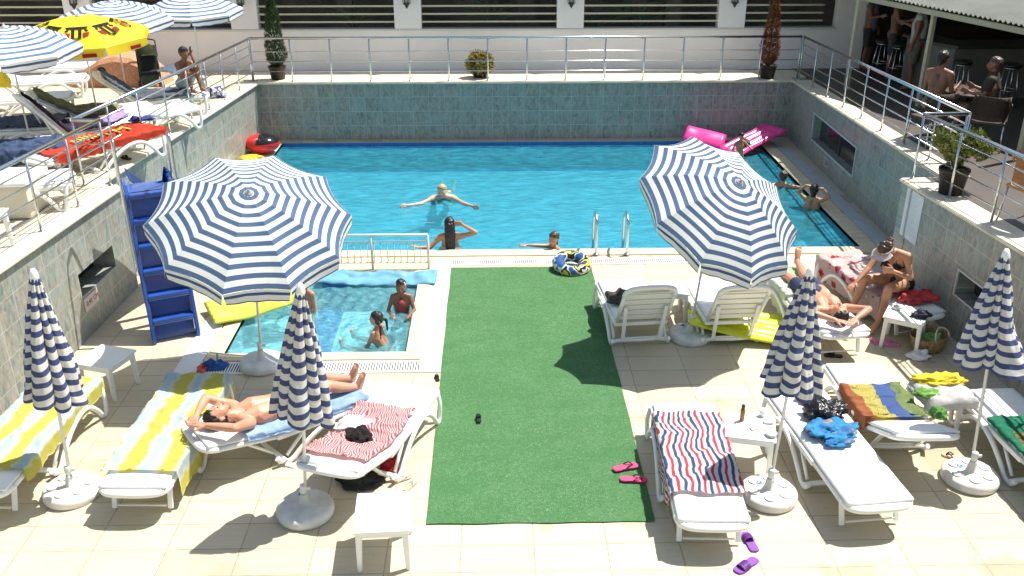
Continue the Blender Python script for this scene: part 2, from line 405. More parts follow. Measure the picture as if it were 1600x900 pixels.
# ---- walls
def wall(name, p0, p1, th, ztop, zbot, m, label, openings=(), side=1, cap=True, capm=None, overhang=.05):
    """p0,p1 on the visible face; body goes away from it (side=+1 right of p0->p1)"""
    p0 = V((*p0, 0)); p1 = V((*p1, 0)); d = (p1-p0); Ln = d.length; d.normalize(); n = V((d.y, -d.x, 0))*side
    bm = BM()
    ss = sorted({0, Ln, *[q for o_ in openings for q in o_[:2]]})
    def P(s, off, z): q = p0+d*s+n*off; return bm.verts.new((q.x, q.y, z))
    zt = lambda s: ztop((p0+d*s).y)
    def quad(a, b, c, e): bm.faces.new((a, b, c, e))
    for a, b in zip(ss, ss[1:]):
        op = [o_ for o_ in openings if o_[0] <= a+1e-6 and b <= o_[1]+1e-6]
        if op:
            o_ = op[0]
            quad(P(a, 0, zbot), P(b, 0, zbot), P(b, 0, o_[2]), P(a, 0, o_[2]))
            quad(P(a, 0, o_[3]), P(b, 0, o_[3]), P(b, 0, zt(b)), P(a, 0, zt(a)))
            dp = o_[4]
            for q in ((a, 0, o_[2], b, 0, o_[2], b, dp, o_[2], a, dp, o_[2]), (a, 0, o_[3], b, 0, o_[3], b, dp, o_[3], a, dp, o_[3]),
                      (a, 0, o_[2], a, 0, o_[3], a, dp, o_[3], a, dp, o_[2]), (b, 0, o_[2], b, 0, o_[3], b, dp, o_[3], b, dp, o_[2])):
                quad(*[P(*q[i:i+3]) for i in (0, 3, 6, 9)])
        else: quad(P(a, 0, zbot), P(b, 0, zbot), P(b, 0, zt(b)), P(a, 0, zt(a)))
    quad(P(0, th, zbot), P(Ln, th, zbot), P(Ln, th, zt(Ln)), P(0, th, zt(0)))
    quad(P(0, 0, zt(0)), P(Ln, 0, zt(Ln)), P(Ln, th, zt(Ln)), P(0, th, zt(0)))
    quad(P(0, 0, zbot), P(0, th, zbot), P(0, th, zt(0)), P(0, 0, zt(0))); quad(P(Ln, 0, zbot), P(Ln, th, zbot), P(Ln, th, zt(Ln)), P(Ln, 0, zt(Ln)))
    bmesh.ops.remove_doubles(bm, verts=bm.verts, dist=1e-4)
    root = thing(name, label, 'wall')
    o = obj('wall_body', bm, m, root)
    if cap:
        bm = BM(); c = [P_(p0, d, n, s, off, z) for s, off, z in
            ((-.02, -overhang, zt(0)+.004), (Ln+.02, -overhang, zt(Ln)+.004), (Ln+.02, th+.04, zt(Ln)+.004), (-.02, th+.04, zt(0)+.004))]
        lo = [bm.verts.new(q) for q in c]; hi = [bm.verts.new(q+V((0, 0, .045))) for q in c]
        bm.faces.new(lo); bm.faces.new(hi)
        for i in range(4): bm.faces.new((lo[i], lo[(i+1) % 4], hi[(i+1) % 4], hi[i]))
        bmesh.ops.bevel(bm, geom=bm.edges[:], offset=.012, segments=2, affect='EDGES')
        obj('ledge_cap', bm, capm or M_cap, root)
    return root, p0, d, n
def P_(p0, d, n, s, off, z):
    q = p0+d*s+n*off; return V((q.x, q.y, z))
zW = lambda y: zU(y)-.05
LFc = (-4.88, 11.73); LFn = (-5.35, 2.0); LBn = (-5.22, 11.75); LBf = (-4.83, 19.22)
RFc = (5.50, 11.82); RFn = (6.05, 2.0); RBn = (6.10, 11.84); RBf = (6.27, 19.22)
# openings given along the wall
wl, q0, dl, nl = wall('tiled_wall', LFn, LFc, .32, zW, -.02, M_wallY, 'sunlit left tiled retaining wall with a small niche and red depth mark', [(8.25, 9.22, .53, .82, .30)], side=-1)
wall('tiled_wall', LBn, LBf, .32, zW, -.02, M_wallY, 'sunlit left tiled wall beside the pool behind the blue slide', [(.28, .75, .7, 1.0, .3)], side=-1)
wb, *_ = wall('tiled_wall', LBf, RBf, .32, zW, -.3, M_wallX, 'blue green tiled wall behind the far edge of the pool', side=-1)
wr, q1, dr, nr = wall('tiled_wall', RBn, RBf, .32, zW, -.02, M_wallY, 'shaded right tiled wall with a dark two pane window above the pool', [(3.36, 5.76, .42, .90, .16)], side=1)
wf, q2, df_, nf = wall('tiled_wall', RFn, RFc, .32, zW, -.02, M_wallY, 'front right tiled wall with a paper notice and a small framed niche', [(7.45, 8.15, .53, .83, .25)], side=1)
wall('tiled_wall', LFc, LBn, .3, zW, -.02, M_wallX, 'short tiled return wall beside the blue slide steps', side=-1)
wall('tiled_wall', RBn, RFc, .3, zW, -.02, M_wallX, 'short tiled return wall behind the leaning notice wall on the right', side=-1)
# window frame + panes on the right wall
def on_wall(q, d, n, s, off, z): return P_(q, d, n, s, off, z)
def wallbox(bm, q, d, n, s0, s1, o0, o1, z0, z1):
    vs = [bm.verts.new(P_(q, d, n, s, o_, z)) for z in (z0, z1) for s, o_ in ((s0, o0), (s1, o0), (s1, o1), (s0, o1))]
    for f in ((0, 1, 2, 3), (4, 5, 6, 7), (0, 1, 5, 4), (1, 2, 6, 5), (2, 3, 7, 6), (3, 0, 4, 7)): bm.faces.new([vs[i] for i in f])
def window(root, q, d, n, s0, s1, z0, z1, off, panes=2, m=None, fw=.035, proud=.02):
    bm = BM(); m = m or mat('tile_trim', (.42, .47, .46), .4)
    wallbox(bm, q, d, n, s0-fw, s1+fw, -proud, .01, z1, z1+fw); wallbox(bm, q, d, n, s0-fw, s1+fw, -proud, .01, z0-fw, z0)
    wallbox(bm, q, d, n, s0-fw, s0, -proud, .01, z0+.001, z1-.001); wallbox(bm, q, d, n, s1, s1+fw, -proud, .01, z0+.001, z1-.001)
    fr = obj('window_frame', bm, m, root)
    bm = BM(); w_ = (s1-s0)/panes
    for i in range(panes):
        wallbox(bm, q, d, n, s0+i*w_+.012, s0+(i+1)*w_-.012, off-.01, off-.004, z0+.012, z1-.012)
    obj('window_pane', bm, mat('dark_glass', (.03, .032, .033), .08, spec=.8), fr)
    bm = BM(); wallbox(bm, q, d, n, s0+.001, s1-.001, off-.003, off+.02, z0+.001, z1-.001)
    if panes > 1: wallbox(bm, q, d, n, (s0+s1)/2-.018, (s0+s1)/2+.018, off-.03, off-.001, z0+.002, z1-.002)
    obj('window_back', bm, mat('bronze_frame', (.05, .045, .04), .5), fr)
window(wr, q1, dr, nr, 3.36, 5.76, .42, .90, .155)
window(wf, q2, df_, nf, 7.45, 8.15, .53, .83, .245, 1, mat('pale_trim', (.6, .58, .54), .4), .02, .012)
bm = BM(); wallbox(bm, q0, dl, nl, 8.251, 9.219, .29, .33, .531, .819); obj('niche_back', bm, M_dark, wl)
# signs
def wall_frame(q, d, n, s, z, off):
    """matrix whose x runs along the wall as seen by the viewer, y up, z towards the viewer"""
    zz = -n; yy = V((0, 0, 1)); xx = yy.cross(zz)
    M = Matrix((xx, yy, zz)).transposed().to_4x4(); M.translation = P_(q, d, n, s, -off, z); return M
rt = thing('depth_sign', 'small white depth sign with red characters under the niche of left wall', 'sign'); rt.matrix_world = wall_frame(q0, dl, nl, 8.43, .41, .006)
bm = BM(); box(bm, (0, 0, 0), (.36, .17, .006)); obj('panel', bm, mat('pale_pink_panel', (.62, .56, .54), .4), rt)
t = text_obj('0,40', .085, mat('red_paint', (.5, .05, .05), .5), rt); t.location = (-.06, 0, .004); t = text_obj('CM', .085, mat('red_paint', (.5, .05, .05), .5), rt); t.location = (.115, 0, .004)
rt = thing('depth_sign', 'tiny pale depth sign under the dark window of right wall', 'sign'); rt.matrix_world = wall_frame(q1, dr, nr, 4.73, .24, .006)
bm = BM(); box(bm, (0, 0, 0), (.30, .18, .006)); obj('panel', bm, mat('grey_panel', (.36, .36, .38), .4), rt)
t = text_obj('1,35', .12, mat('dark_paint', (.06, .05, .06), .5), rt); t.location = (0, 0, .004)
rt = thing('paper_notice', 'tall pale paper notice taped on the front right tiled wall', 'notice'); rt.matrix_world = wall_frame(q2, df_, nf, 9.45, 1.05, .004)
bm = BM(); box(bm, (0, 0, 0), (.45, .66, .003)); obj('paper', bm, mat('pale_paper', (.62, .70, .76), .6), rt)
bm = BM()
for i in range(22):
    yy = .28-i*.026; wd = random.uniform(.22, .38); box(bm, (-.19+wd/2, yy, .003), (wd, .006, .001))
obj('printed_lines', bm, mat('faint_print', (.48, .56, .62), .6), rt)

# ---- upper terraces
def terrace(name, pts, zoff=0., m=M_deckU):
    bm = BM(); vs = [bm.verts.new((x, y, zU(y)+zoff)) for x, y in pts]; lo = [bm.verts.new((x, y, .4)) for x, y in pts]
    bm.faces.new(vs)
    for i in range(len(pts)): bm.faces.new((vs[i], vs[(i+1) % len(pts)], lo[(i+1) % len(pts)], lo[i]))
    return tag(obj(name, bm, m), None, None, None, 'structure')
terrace('upper_terrace_left', [(-5.70, 2), (-5.24, 11.78), (-5.56, 11.86), (-5.18, 19.52), (-5.18, 20.6), (-24, 20.6), (-24, 2)])
terrace('upper_terrace_back', [(-5.18, 19.54), (6.62, 19.54), (6.62, 20.6), (-5.18, 20.6)], .0, M_cap)
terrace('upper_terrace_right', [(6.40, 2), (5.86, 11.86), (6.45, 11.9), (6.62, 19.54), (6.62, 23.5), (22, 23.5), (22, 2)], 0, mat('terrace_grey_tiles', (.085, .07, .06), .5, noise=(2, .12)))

# ---- building behind
COLX = [-12.3, -8.8, -5.3, -1.8, 1.7, 5.2]
def building():
    root = thing('building', 'long grey white rendered building with horizontally louvred openings behind the terrace', 'building')
    bm = BM(); y0 = 20.62
    bxx(bm, -19, 7.5, y0, y0+.25, .9, 2.02); bxx(bm, -19, 8.15, y0+.001, y0+.251, 3.1, 3.4)
    bxx(bm, 7.5, 8.15, y0+.002, y0+.252, .9, 3.1)
    obj('wall', bm, M_render, root)
    bm = BM(); bxx(bm, -19, 7.52, y0-.03, y0+.28, 2.02, 2.06, .006); obj('sill', bm, mat('pale_sill', (.62, .6, .56), .7), root)
    for x in COLX+[-15.8]:
        bm = BM(); bxx(bm, x-.29, x+.29, y0-.02, y0+.26, 2.062, 3.098, .01); obj('column', bm, M_render, root)
    xs = [-19]+sorted(COLX+[-15.8])+[7.5]
    for a, b in zip(xs, xs[1:]):
        bm = BM()
        for k in range(6):
            z = 2.19+k*.165
            box(bm, ((a+b)/2+(.0), y0+.12, z), (b-a-.58, .11, .035), Matrix.Rotation(R(-12), 3, 'X'), .004)
        obj('louvre_set', bm, M_louver, root)
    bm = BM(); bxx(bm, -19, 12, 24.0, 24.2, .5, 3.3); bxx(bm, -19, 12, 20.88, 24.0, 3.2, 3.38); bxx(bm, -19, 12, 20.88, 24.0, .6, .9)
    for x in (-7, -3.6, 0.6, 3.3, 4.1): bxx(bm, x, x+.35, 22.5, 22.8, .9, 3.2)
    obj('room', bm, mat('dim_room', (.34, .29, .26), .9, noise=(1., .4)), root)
    bm = BM()
    for (x, z) in ((-3.1, 2.2), (.0, 2.3), (2.4, 2.1), (3.1, 2.4), (3.5, 2.2), (6.4, 2.2)):
        for i in range(9):
            a = random.uniform(-1.4, 1.4); l = random.uniform(.5, 1.1)
            p = V((x, 21.7, z-.3)); tip = p+V((math.sin(a)*l, random.uniform(-.2, .2), math.cos(a)*l*.8)); mid = (p+tip)/2+V((0, 0, .14))
            s = V((math.cos(a), 0, -math.sin(a)))*.045
            vs = [bm.verts.new(q) for q in (p, mid-s, tip, mid+s)]; bm.faces.new(vs)
    obj('indoor_palm_leaves', bm, mat('dim_leaf', (.09, .13, .07), .6), root)
building()
def lantern(x):
    r = thing('wall_lantern', None, 'lamp', (x, 20.6, 2.5)); bm = BM()
    lathe(bm, [(.005, 0), (.03, .04), (.05, .08), (.075, .10), (.075, .115)], 8); lathe(bm, [(.095, .33), (.09, .35), (.03, .42), (.008, .48)], 8)
    for k in range(6):
        a = k*math.pi/3; box(bm, (.075*math.cos(a), .075*math.sin(a), .22), (.012, .012, .24))
    for v in bm.verts: v.co += V((0, -.13, 0))
    box(bm, (0, -.03, .40), (.03, .12, .03)); box(bm, (0, -.008, .36), (.07, .02, .2))
    obj('lantern_frame', bm, M_blackp, r); bm = BM(); lathe(bm, [(.055, .12), (.065, .22), (.075, .325)], 8, (0, -.13, 0)); obj('lantern_glass', bm, mat('dull_glass', (.25, .3, .29), .1), r)
    return r
l0 = lantern(COLX[1]); lab = {-5.3: 'black wall lantern on column beside the tall green cypress', -1.8: 'black wall lantern on column left of the round golden shrub', 1.7: 'black wall lantern on column midway along the far railing', 5.2: 'black wall lantern on column beside the brown conifer', -8.8: 'black wall lantern on column behind the striped terrace parasols'}
l0['label'] = lab[-8.8]; l0['group'] = 'lanterns on the building columns'
for x in COLX[2:]:
    c = copy_tree(l0); c.location.x = x; c['label'] = lab[x]

# ---- railings
def railing(name, pts, label, h=.87, post_every=1.0, rails=(.2, .4, .6), closed_end=None, skip=()):
    root = thing(name, label, 'railing'); P = [V(p) for p in pts]
    bm = BM(); tube(bm, [p+V((0, 0, h)) for p in P], .026, 8); obj('handrail', bm, M_steel, root)
    bm = BM()
    for k in rails: tube(bm, [p+V((0, 0, k)) for p in P], .009, 6)
    obj('rail', bm, M_steel, root)
    posts = [P[0]]
    for a, b in zip(P, P[1:]):
        n = max(1, round((b-a).length/post_every))
        for i in range(1, n+1): posts.append(a.lerp(b, i/n))
    for p in posts:
        bm = BM(); tube(bm, [p, p+V((0, 0, h-.02))], .016, 8); lathe(bm, [(.038, 0), (.038, .008), (.02, .016)], 10, p); obj('post', bm, M_steel, root)
    return root
def led(p, off): return V((p[0]+off, p[1], zU(p[1])))
railing('railing', [led(LBf, -.08), led((-4.98, 15.6), -.1), led(LBn, -.13)][::1], 'steel terrace railing along left pool wall beside the towel loungers', rails=(.2, .38, .56, .72), post_every=.95)
railing('railing', [led((LFn[0]+.19, 5.9), -.12), led((-5.02, 9), -.12), led(LFc, -.12), led((-5.2, 11.73), -.14)], 'steel terrace railing on front left wall near the white cabinet', rails=(.2, .38, .56, .72), post_every=1.0)
railing('railing', [led((LBf[0], 19.3), -.08), led((RBf[0], 19.3), .08)], 'long steel railing along the far pool wall', rails=(.2, .40, .60), post_every=.8)
railing('railing', [led(RBf, .1), led(RBn, .13)], 'steel terrace railing on right pool wall before the shaded bar', rails=(.2, .38, .56, .72), post_every=.92)
railing('railing', [led(RBn, .1), led(RFc, .12), led((5.66, 9.0), .13), led((5.85, 5.6), .13)], 'steel terrace railing on front right wall beside the potted bush', rails=(.2, .38, .56, .72), post_every=1.0)
# little barrier between the pools
def barrier():
    root = thing('pool_barrier', 'low white metal barrier with thin bars between the paddling pool and main pool', 'fence')
    m = mat('grey_white_paint', (.62, .64, .62), .35); y = 12.27; x0, x1 = -3.3, -.93
    bm = BM(); tube(bm, [(x0, y, .52), (x1, y, .52)], .02); obj('top_rail', bm, m, root)
    bm = BM(); tube(bm, [(x0, y, .42), (x1, y, .42)], .011); tube(bm, [(x0, y, .10), (x1, y, .10)], .011); obj('rail', bm, m, root)
    for x in (x0, -2.5, -1.73, x1): bm = BM(); tube(bm, [(x, y, 0), (x, y, .51)], .018); obj('post', bm, m, root)
    bm = BM()
    for i in range(25): x = x0+.09+i*.0945; tube(bm, [(x, y, .10), (x, y, .42)], .006, 6)
    obj('bar_set', bm, m, root)
barrier()
# pool ladder handles
for i, px in enumerate((931, 979)):
    p = at(px, 399); bm = BM()
    tube(bm, spline([p, p+V((0, 0, .45)), p+V((-.0, .06, .56)), p+V((0, .20, .60)), p+V((0, .36, .52)), p+V((0, .42, .35)), p+V((0, .44, -.3))], 6), .02, 10)
    lathe(bm, [(.045, 0), (.045, .01), (.025, .02)], 12, p+V((0, 0, .018)))
    tag(obj('ladder_handle', bm, M_steel), ['curved steel ladder handle on the pool edge nearer the swim ring', 'curved steel ladder handle on the pool edge nearer the open parasol'][i], 'handrail', 'pool ladder handles')

# ================================================================== UMBRELLAS
def stripes_mat(name, n, blue, white, offset=0., trans=.25, frac=.5):
    k = NB(name, .8); uv = k.tc.outputs['UV']; sp = k.N.new('ShaderNodeSeparateXYZ'); k.l(uv, sp.inputs[0])
    f = k.val(k.val(k.val(sp.outputs[1], 'MULTIPLY', n), 'ADD', offset), 'FRACT')
    c = k.ramp(f, [(0, white), (1-frac, blue)], True)
    nn = k.noise(k.tc.outputs['Object'], 6, 4); c = k.mix(k.val(nn, 'MULTIPLY', .10), c, (.4, .4, .38))
    k.base(c); k.translucent(trans, c); return k.m
BLUE = (.045, .10, .27); WHT = (.78, .79, .76)
M_can = stripes_mat('striped_canopy_cloth', 10., (.055, .115, .235), WHT, .02, frac=.47)
M_val = stripes_mat('striped_valance_cloth', 1.5, (.04, .09, .2), WHT, .30, frac=.36)
M_clo = stripes_mat('folded_striped_cloth', 10.5, (.030, .048, .16), (.64, .63, .58), .35, trans=.12, frac=.46)
M_pole = mat('white_enamel_pole', (.70, .70, .68), .3)
M_conc = mat('weathered_white_base', (.60, .61, .59), .6, noise=(6, .22))
def canopy_mesh(Rr, drop, n=10, sag=.045, rings=14, sub=6):
    bm = BM(); uv = bm.loops.layers.uv.verify()
    def P(i, a):               # ring i, angle index a (float, n ribs)
        r = i/rings; k = int(a) % n; f = a-int(a)
        A = V((math.cos(2*math.pi*k/n), math.sin(2*math.pi*k/n), 0)); B = V((math.cos(2*math.pi*(k+1)/n), math.sin(2*math.pi*(k+1)/n), 0))
        q = A.lerp(B, f)*r*Rr; w_ = 4*f*(1-f)
        q *= (1-.05*w_*r)
        z = -drop*(r**1.75)-sag*.4*w_*math.sin(math.pi*min(1, r*.85))
        return V((q.x, q.y, z))
    top = bm.verts.new((0, 0, 0)); tot = n*sub
    vs = [[bm.verts.new(P(i, k/sub)) for k in range(tot)] for i in range(1, rings+1)]
    for k in range(tot):
        f = bm.faces.new((top, vs[0][k], vs[0][(k+1) % tot])); f.smooth = False
        for lp, v in zip(f.loops, (0, 1/rings, 1/rings)): lp[uv].uv = (0, v)
    for i in range(rings-1):
        for k in range(tot):
            f = bm.faces.new((vs[i][k], vs[i+1][k], vs[i+1][(k+1) % tot], vs[i][(k+1) % tot])); f.smooth = False
            for lp, v in zip(f.loops, ((i+1)/rings, (i+2)/rings, (i+2)/rings, (i+1)/rings)): lp[uv].uv = (0, v)
    return bm, P, tot, sub
def valance_mesh(P, rings, tot, sub, ln, M):
    bm = BM(); uv = bm.loops.layers.uv.verify(); n = tot//sub
    for k in range(n):
        mid = M @ P(rings, k+.5); rows = []
        for j in range(5):
            row = []
            for q in range(sub+1):
                f = q/sub; a = (k+f) if q < sub else k+1-1e-6; p = M @ P(rings, a % n)
                pc = p.lerp(mid, .07*j/4); w_ = 4*f*(1-f)
                pc += (mid-M.translation).normalized()*(.012*mnoise.noise(V((k*3.1, f*5, j*.6)))*j/4+.004)
                row.append(bm.verts.new((pc.x, pc.y, p.z-.002-ln*(j/4)*(.86+.14*w_)-.012*(j/4)*abs(math.sin(f*9)))))
            rows.append(row)
        for j in range(4):
            for q in range(sub):
                f = bm.faces.new((rows[j][q], rows[j+1][q], rows[j+1][q+1], rows[j][q+1])); f.smooth = True
                for lp, v in zip(f.loops, (j/4, (j+1)/4, (j+1)/4, j/4)): lp[uv].uv = (0, v)
    return bm
def base_mesh(root, m, cups=True, Rb=.255, hb=.10):
    bm = BM(); lathe(bm, [(Rb-.01, 0), (Rb, .02), (Rb, hb-.03), (Rb-.025, hb-.004), (Rb-.05, hb), (.07, hb+.004), (.05, hb+.012), (.034, hb+.10), (.03, hb+.12)], 40)
    b = obj('base', bm, m, root)
    if cups:
        for k in range(6):
            a = k*math.pi/3+.3; c = (math.cos(a)*.155, math.sin(a)*.155, hb+.0015)
            bm = BM(); lathe(bm, [(.046, 0), (.050, .012), (.043, .010), (.036, .002)], 18, c); obj('cup_rim', bm, m, b)
        bm = BM(); lathe(bm, [(.028, 0), (.028, .006), (.02, .008)], 14, (-.07, .08, hb+.002)); obj('filler_cap', bm, mat('blue_cap', (.05, .2, .5), .4), b)
    else:
        bm = BM(); lathe(bm, [(.022, 0), (.022, .010), (.015, .012)], 12, (-.06, .14, hb)); obj('filler_cap', bm, mat('blue_cap', (.05, .2, .5), .4), b)
    bm = BM(); lathe(bm, [(.026, hb+.12), (.03, hb+.14), (.03, hb+.20), (.026, hb+.21)], 14); box(bm, (.04, 0, hb+.17), (.05, .016, .03), None, .004); obj('clamp_knob', bm, M_pole, root)
def open_umbrella(label, base, joint, n, L, Rr=1.0, drop=.34, rot=0., pole_r=.014, cups=False, canm=None, valm=None, ln=.11, group=None, hasbase=True, nr=10):
    root = thing('parasol', label, 'parasol', base, 0, group); n = n.normalized(); j = V(joint)-V(base)
    if hasbase: base_mesh(root, M_conc if not cups else mat('moulded_white_base', (.72, .70, .64), .5, noise=(8, .12)), cups)
    hub = j+n*L
    bm = BM(); tube(bm, [(0, 0, .02), j, hub-n*.02], pole_r, 10); tube(bm, [j-V((0, 0, .04)), j, j+n*.04], .022, 10); obj('pole', bm, M_pole, root)
    M = n.to_track_quat('Z', 'Y').to_matrix().to_4x4(); M = Matrix.Translation(hub) @ M @ Matrix.Rotation(rot, 4, 'Z')
    bm, P, tot, sub = canopy_mesh(Rr, drop, nr); bm.transform(M); cn = obj('canopy', bm, canm or M_can, root)
    bm = valance_mesh(P, 14, tot, sub, ln, M); obj('valance', bm, valm or M_val, cn)
    for k in range(nr):
        bm = BM(); a = 2*math.pi*k/nr; d = V((math.cos(a), math.sin(a), 0))
        tube(bm, [M @ (d*Rr*t*.995+V((0, 0, -drop*t**1.75-.012))) for t in (.02, .3, .6, .8, 1)], .004, 5)
        tube(bm, [M @ V((0, 0, -.42)), M @ (d*Rr*.52+V((0, 0, -drop*.52**1.75-.014)))], .004, 5); obj('rib', bm, M_steel, root)
    bm = BM(); lathe(bm, [(.045, -.008), (.045, .006), (.03, .012), (.014, .03), (.006, .05)], 12); bm.transform(M); obj('finial', bm, mat('grey_finial', (.35, .35, .34), .4), root)
    return root
nL = RT*.17+UP*.66-FW*.75; nR = RT*.36+UP*.54-FW*.76
bL = at(410, 572); bR = at(1077, 528)
open_umbrella('large open blue and white striped parasol beside the paddling pool', bL, (bL.x+.06, bL.y, 1.64), nL, .60, 1.07, .40, .2+R(18), ln=.13)
open_umbrella('large open blue and white striped parasol tilted over two loungers by the pool', bR, (bR.x+.14, bR.y+.02, 1.60), nR, .58, 1.02, .40, .35+R(16), ln=.13)

def closed_umbrella(label, base, top, zb, seed, Rb=.27, flare=None, cups=True, hbm=None):
    random.seed(seed); base = V(base); top = V(top); ax = (top-base)
    root = thing('folded_parasol', label, 'parasol', base, 0, 'folded striped parasols')
    base_mesh(root, hbm or mat('moulded_white_base', (.72, .70, .64), .5, noise=(8, .12)), cups)
    bm = BM(); tube(bm, [V((0, 0, .02)), ax], .0145, 10); obj('pole', bm, M_pole, root)
    u = ax.normalized(); M = u.to_track_quat('Z', 'Y').to_matrix().to_4x4(); L0 = ax.length; sl = zb/u.z
    bm = BM(); ph = random.uniform(0, 6); NF = 8; hem = [random.uniform(-.06, .06) for _ in range(NF)]; rs = [random.uniform(.6, 1.3) for _ in range(NF)]
    nu, nv = 200, 60; S = L0-.045-sl
    def f(a, t):
        th = 2*math.pi*a; fa = a*NF+.32*mnoise.noise(V((math.cos(th)*1.5, math.sin(th)*1.5, seed*1.7))); fold = fa % 1; k = int(fa) % NF
        prof = .030+(Rb*.8)*(t**.9)*(1+.10*math.sin(3*t))
        cr = math.sin(math.pi*fold)**.55
        r = prof*(.60+.44*cr*rs[k])*(1+.10*mnoise.noise(V((math.cos(th)*2, math.sin(th)*2, t*5+seed)))+.05*mnoise.noise(V((math.cos(th)*6, math.sin(th)*6, t*11+seed))))
        if flare and t > .6: r *= 1+flare[1]*max(0, math.cos(th-flare[0]))**6*(t-.6)/.4
        th2 = th+.20*(fold-.5)*t+.12*mnoise.noise(V((seed, t*3, k)))
        dz = hem[k]*t**.7+(.05*(1-cr))*t+.02*mnoise.noise(V((math.cos(th)*3, math.sin(th)*3, t*6)))*t
        p = V((r*math.cos(th2), r*math.sin(th2), L0-.04-S*t+dz))
        return p
    grid(bm, nu, nv, f); 
    bmesh.ops.remove_doubles(bm, verts=bm.verts, dist=1e-5); bm.transform(M); cn = obj('canopy', bm, M_clo, root)
    bm = BM(); lathe(bm, [(.036, L0-.09), (.038, L0-.05), (.030, L0-.01), (.016, L0+.02)], 12); bm.transform(M); obj('finial', bm, M_white, root)
    return root
closed_umbrella('folded striped parasol farthest left beside the tiled wall', at(115, 772), (-3.79, 7.10, 2.22), 1.03, 3, .27)
closed_umbrella('folded striped parasol in front of the sunbathing man with round grey base', at(478, 802), (-1.545, 6.80, 2.2), .98, 5, .28, cups=False, hbm=M_conc)
closed_umbrella('folded striped parasol between the striped towel lounger and the plastic bag lounger', at(1200, 777), (2.64, 7.06, 2.2), 1.10, 8, .28)
closed_umbrella('folded striped parasol farthest right beside the green towel lounger', at(1514, 750), (4.47, 7.41, 2.2), 1.12, 11, .27, flare=(2.5, .8))

# ================================================================== LOUNGERS
HINGE, LEN, ZB = 1.16, 1.88, .33
def prof(s, rec, dz=0.):
    if s <= HINGE: return V((0, s, ZB+dz))
    c, sn = math.cos(rec), math.sin(rec); t = s-HINGE
    return V((0, HINGE+t*c-dz*sn, ZB+t*sn+dz*c))
def lounger(label, foot, head_dir, rec=0., cushion=True, group='white plastic sun loungers on the pool deck', cs0=.03, cs1=LEN-.02, cov=None, name='sun_lounger', m=None):
    h = V(head_dir).normalized(); rz = math.atan2(-h.x, h.y); m = m or M_white
    root = thing(name, label, 'sun lounger', foot, rz, group)
    W = .325
    bm = BM()
    for s in (-1, 1): box(bm, (s*(W-.025), HINGE/2+.02, ZB-.03), (.05, HINGE+.04, .055), None, .016)
    tube(bm, spline([(-W+.02, .06, ZB-.03), (-.2, .0, ZB-.03), (0, -.02, ZB-.03), (.2, 0, ZB-.03), (W-.02, .06, ZB-.03)], 5), .026, 8)
    box(bm, (0, HINGE+.02, ZB-.035), (.6, .045, .045), None, .01)
    for s in (-1, 1): tube(bm, [(s*.30, HINGE-.25, ZB-.05), (s*.30, 1.12, .07)], .018, 6)
    obj('frame', bm, m, root)
    bm = BM()
    for i in range(8): box(bm, (0, .10+i*.133, ZB-.012), (.57, .108, .018), None, .006)
    obj('seat', bm, m, root)
    # backrest
    bm = BM(); rot = Matrix.Rotation(rec, 3, 'X')
    def bp(x, s, dz): q = prof(s, rec, dz); return V((x, q.y, q.z))
    for s in (-1, 1): tube(bm, [bp(s*(W-.03), HINGE+.03, -.03), bp(s*(W-.03), LEN-.12, -.03)], .027, 8, .8)
    tube(bm, spline([bp(-W+.03, LEN-.13, -.03), bp(-W+.06, LEN-.03, -.03), bp(-.15, LEN+.02, -.03), bp(.15, LEN+.02, -.03), bp(W-.06, LEN-.03, -.03), bp(W-.03, LEN-.13, -.03)], 5), .030, 8)
    for i in range(6): box(bm, bp(0, HINGE+.09+i*.112, -.014), (.56, .088, .018), rot, .006)
    box(bm, bp(0, LEN-.045, -.012), (.46, .11, .022), rot, .01)
    obj('backrest', bm, m, root)
    for s in (-1, 1):
        x = s*(W+.018)
        bm = BM(); pts = spline([(x-s*.03, .05, ZB-.01), (x, .07, .20), (x, .09, .045), (x, .16, .03), (x, .27, .17), (x, .42, .285), (x, .60, .30), (x, .80, .235), (x, .98, .12), (x, 1.08, .04), (x, 1.17, .03), (x, 1.24, .10)], 5)
        tube(bm, pts, .027, 8, .8); obj('leg', bm, m, root)
    bm = BM(); tube(bm, spline([(-W-.015, 1.15, .035), (-W+.10, 1.20, .085), (0, 1.23, .095), (W-.10, 1.20, .085), (W+.015, 1.15, .035)], 6), .024, 8)
    obj('stretcher', bm, m, root)
    bm = BM(); a = min(rec, 1.0)
    for s in (-1, 1):
        top = bp(s*.25, HINGE+.50, -.04)
        bot = V((s*.25, 1.74, .035)) if rec < .12 else V((s*.22, 1.23, .10))
        if rec >= .12: top = bp(s*.24, HINGE+.36, -.04)
        box(bm, (top+bot)/2, (.022, .045, (top-bot).length), (top-bot).to_track_quat('Z', 'X').to_matrix(), .005)
        if s > 0: box(bm, (0, bot.y, bot.z+.03), (.44, .014, .014))
    obj('support_strut', bm, m, root)
    if cushion:
        bm = BM(); th = .045
        def cf(top):
            def f(u, v):
                s = cs0+(cs1-cs0)*v; x = (u-.5)*2*.295
                e = min(1, 14*min(u, 1-u), 30*min(v, 1-v)); puff = .012*(e**.5)
                dz = (th*.55+puff+.004*mnoise.noise(V((x*6, s*6, foot[0])))) if top else .002
                q = prof(s, rec, dz); return V((x, q.y, q.z))
            return f
        grid(bm, 12, 48, cf(True)); grid(bm, 12, 48, cf(False))
        bmesh.ops.recalc_face_normals(bm, faces=bm.faces)
        be = [e for e in bm.edges if e.is_boundary]; bmesh.ops.bridge_loops(bm, edges=be)
        obj('cushion', bm, M_cush, root)
    root['rec'] = rec; return root
def local(root, x, y, z): return root.matrix_basis @ V((x, y, z))
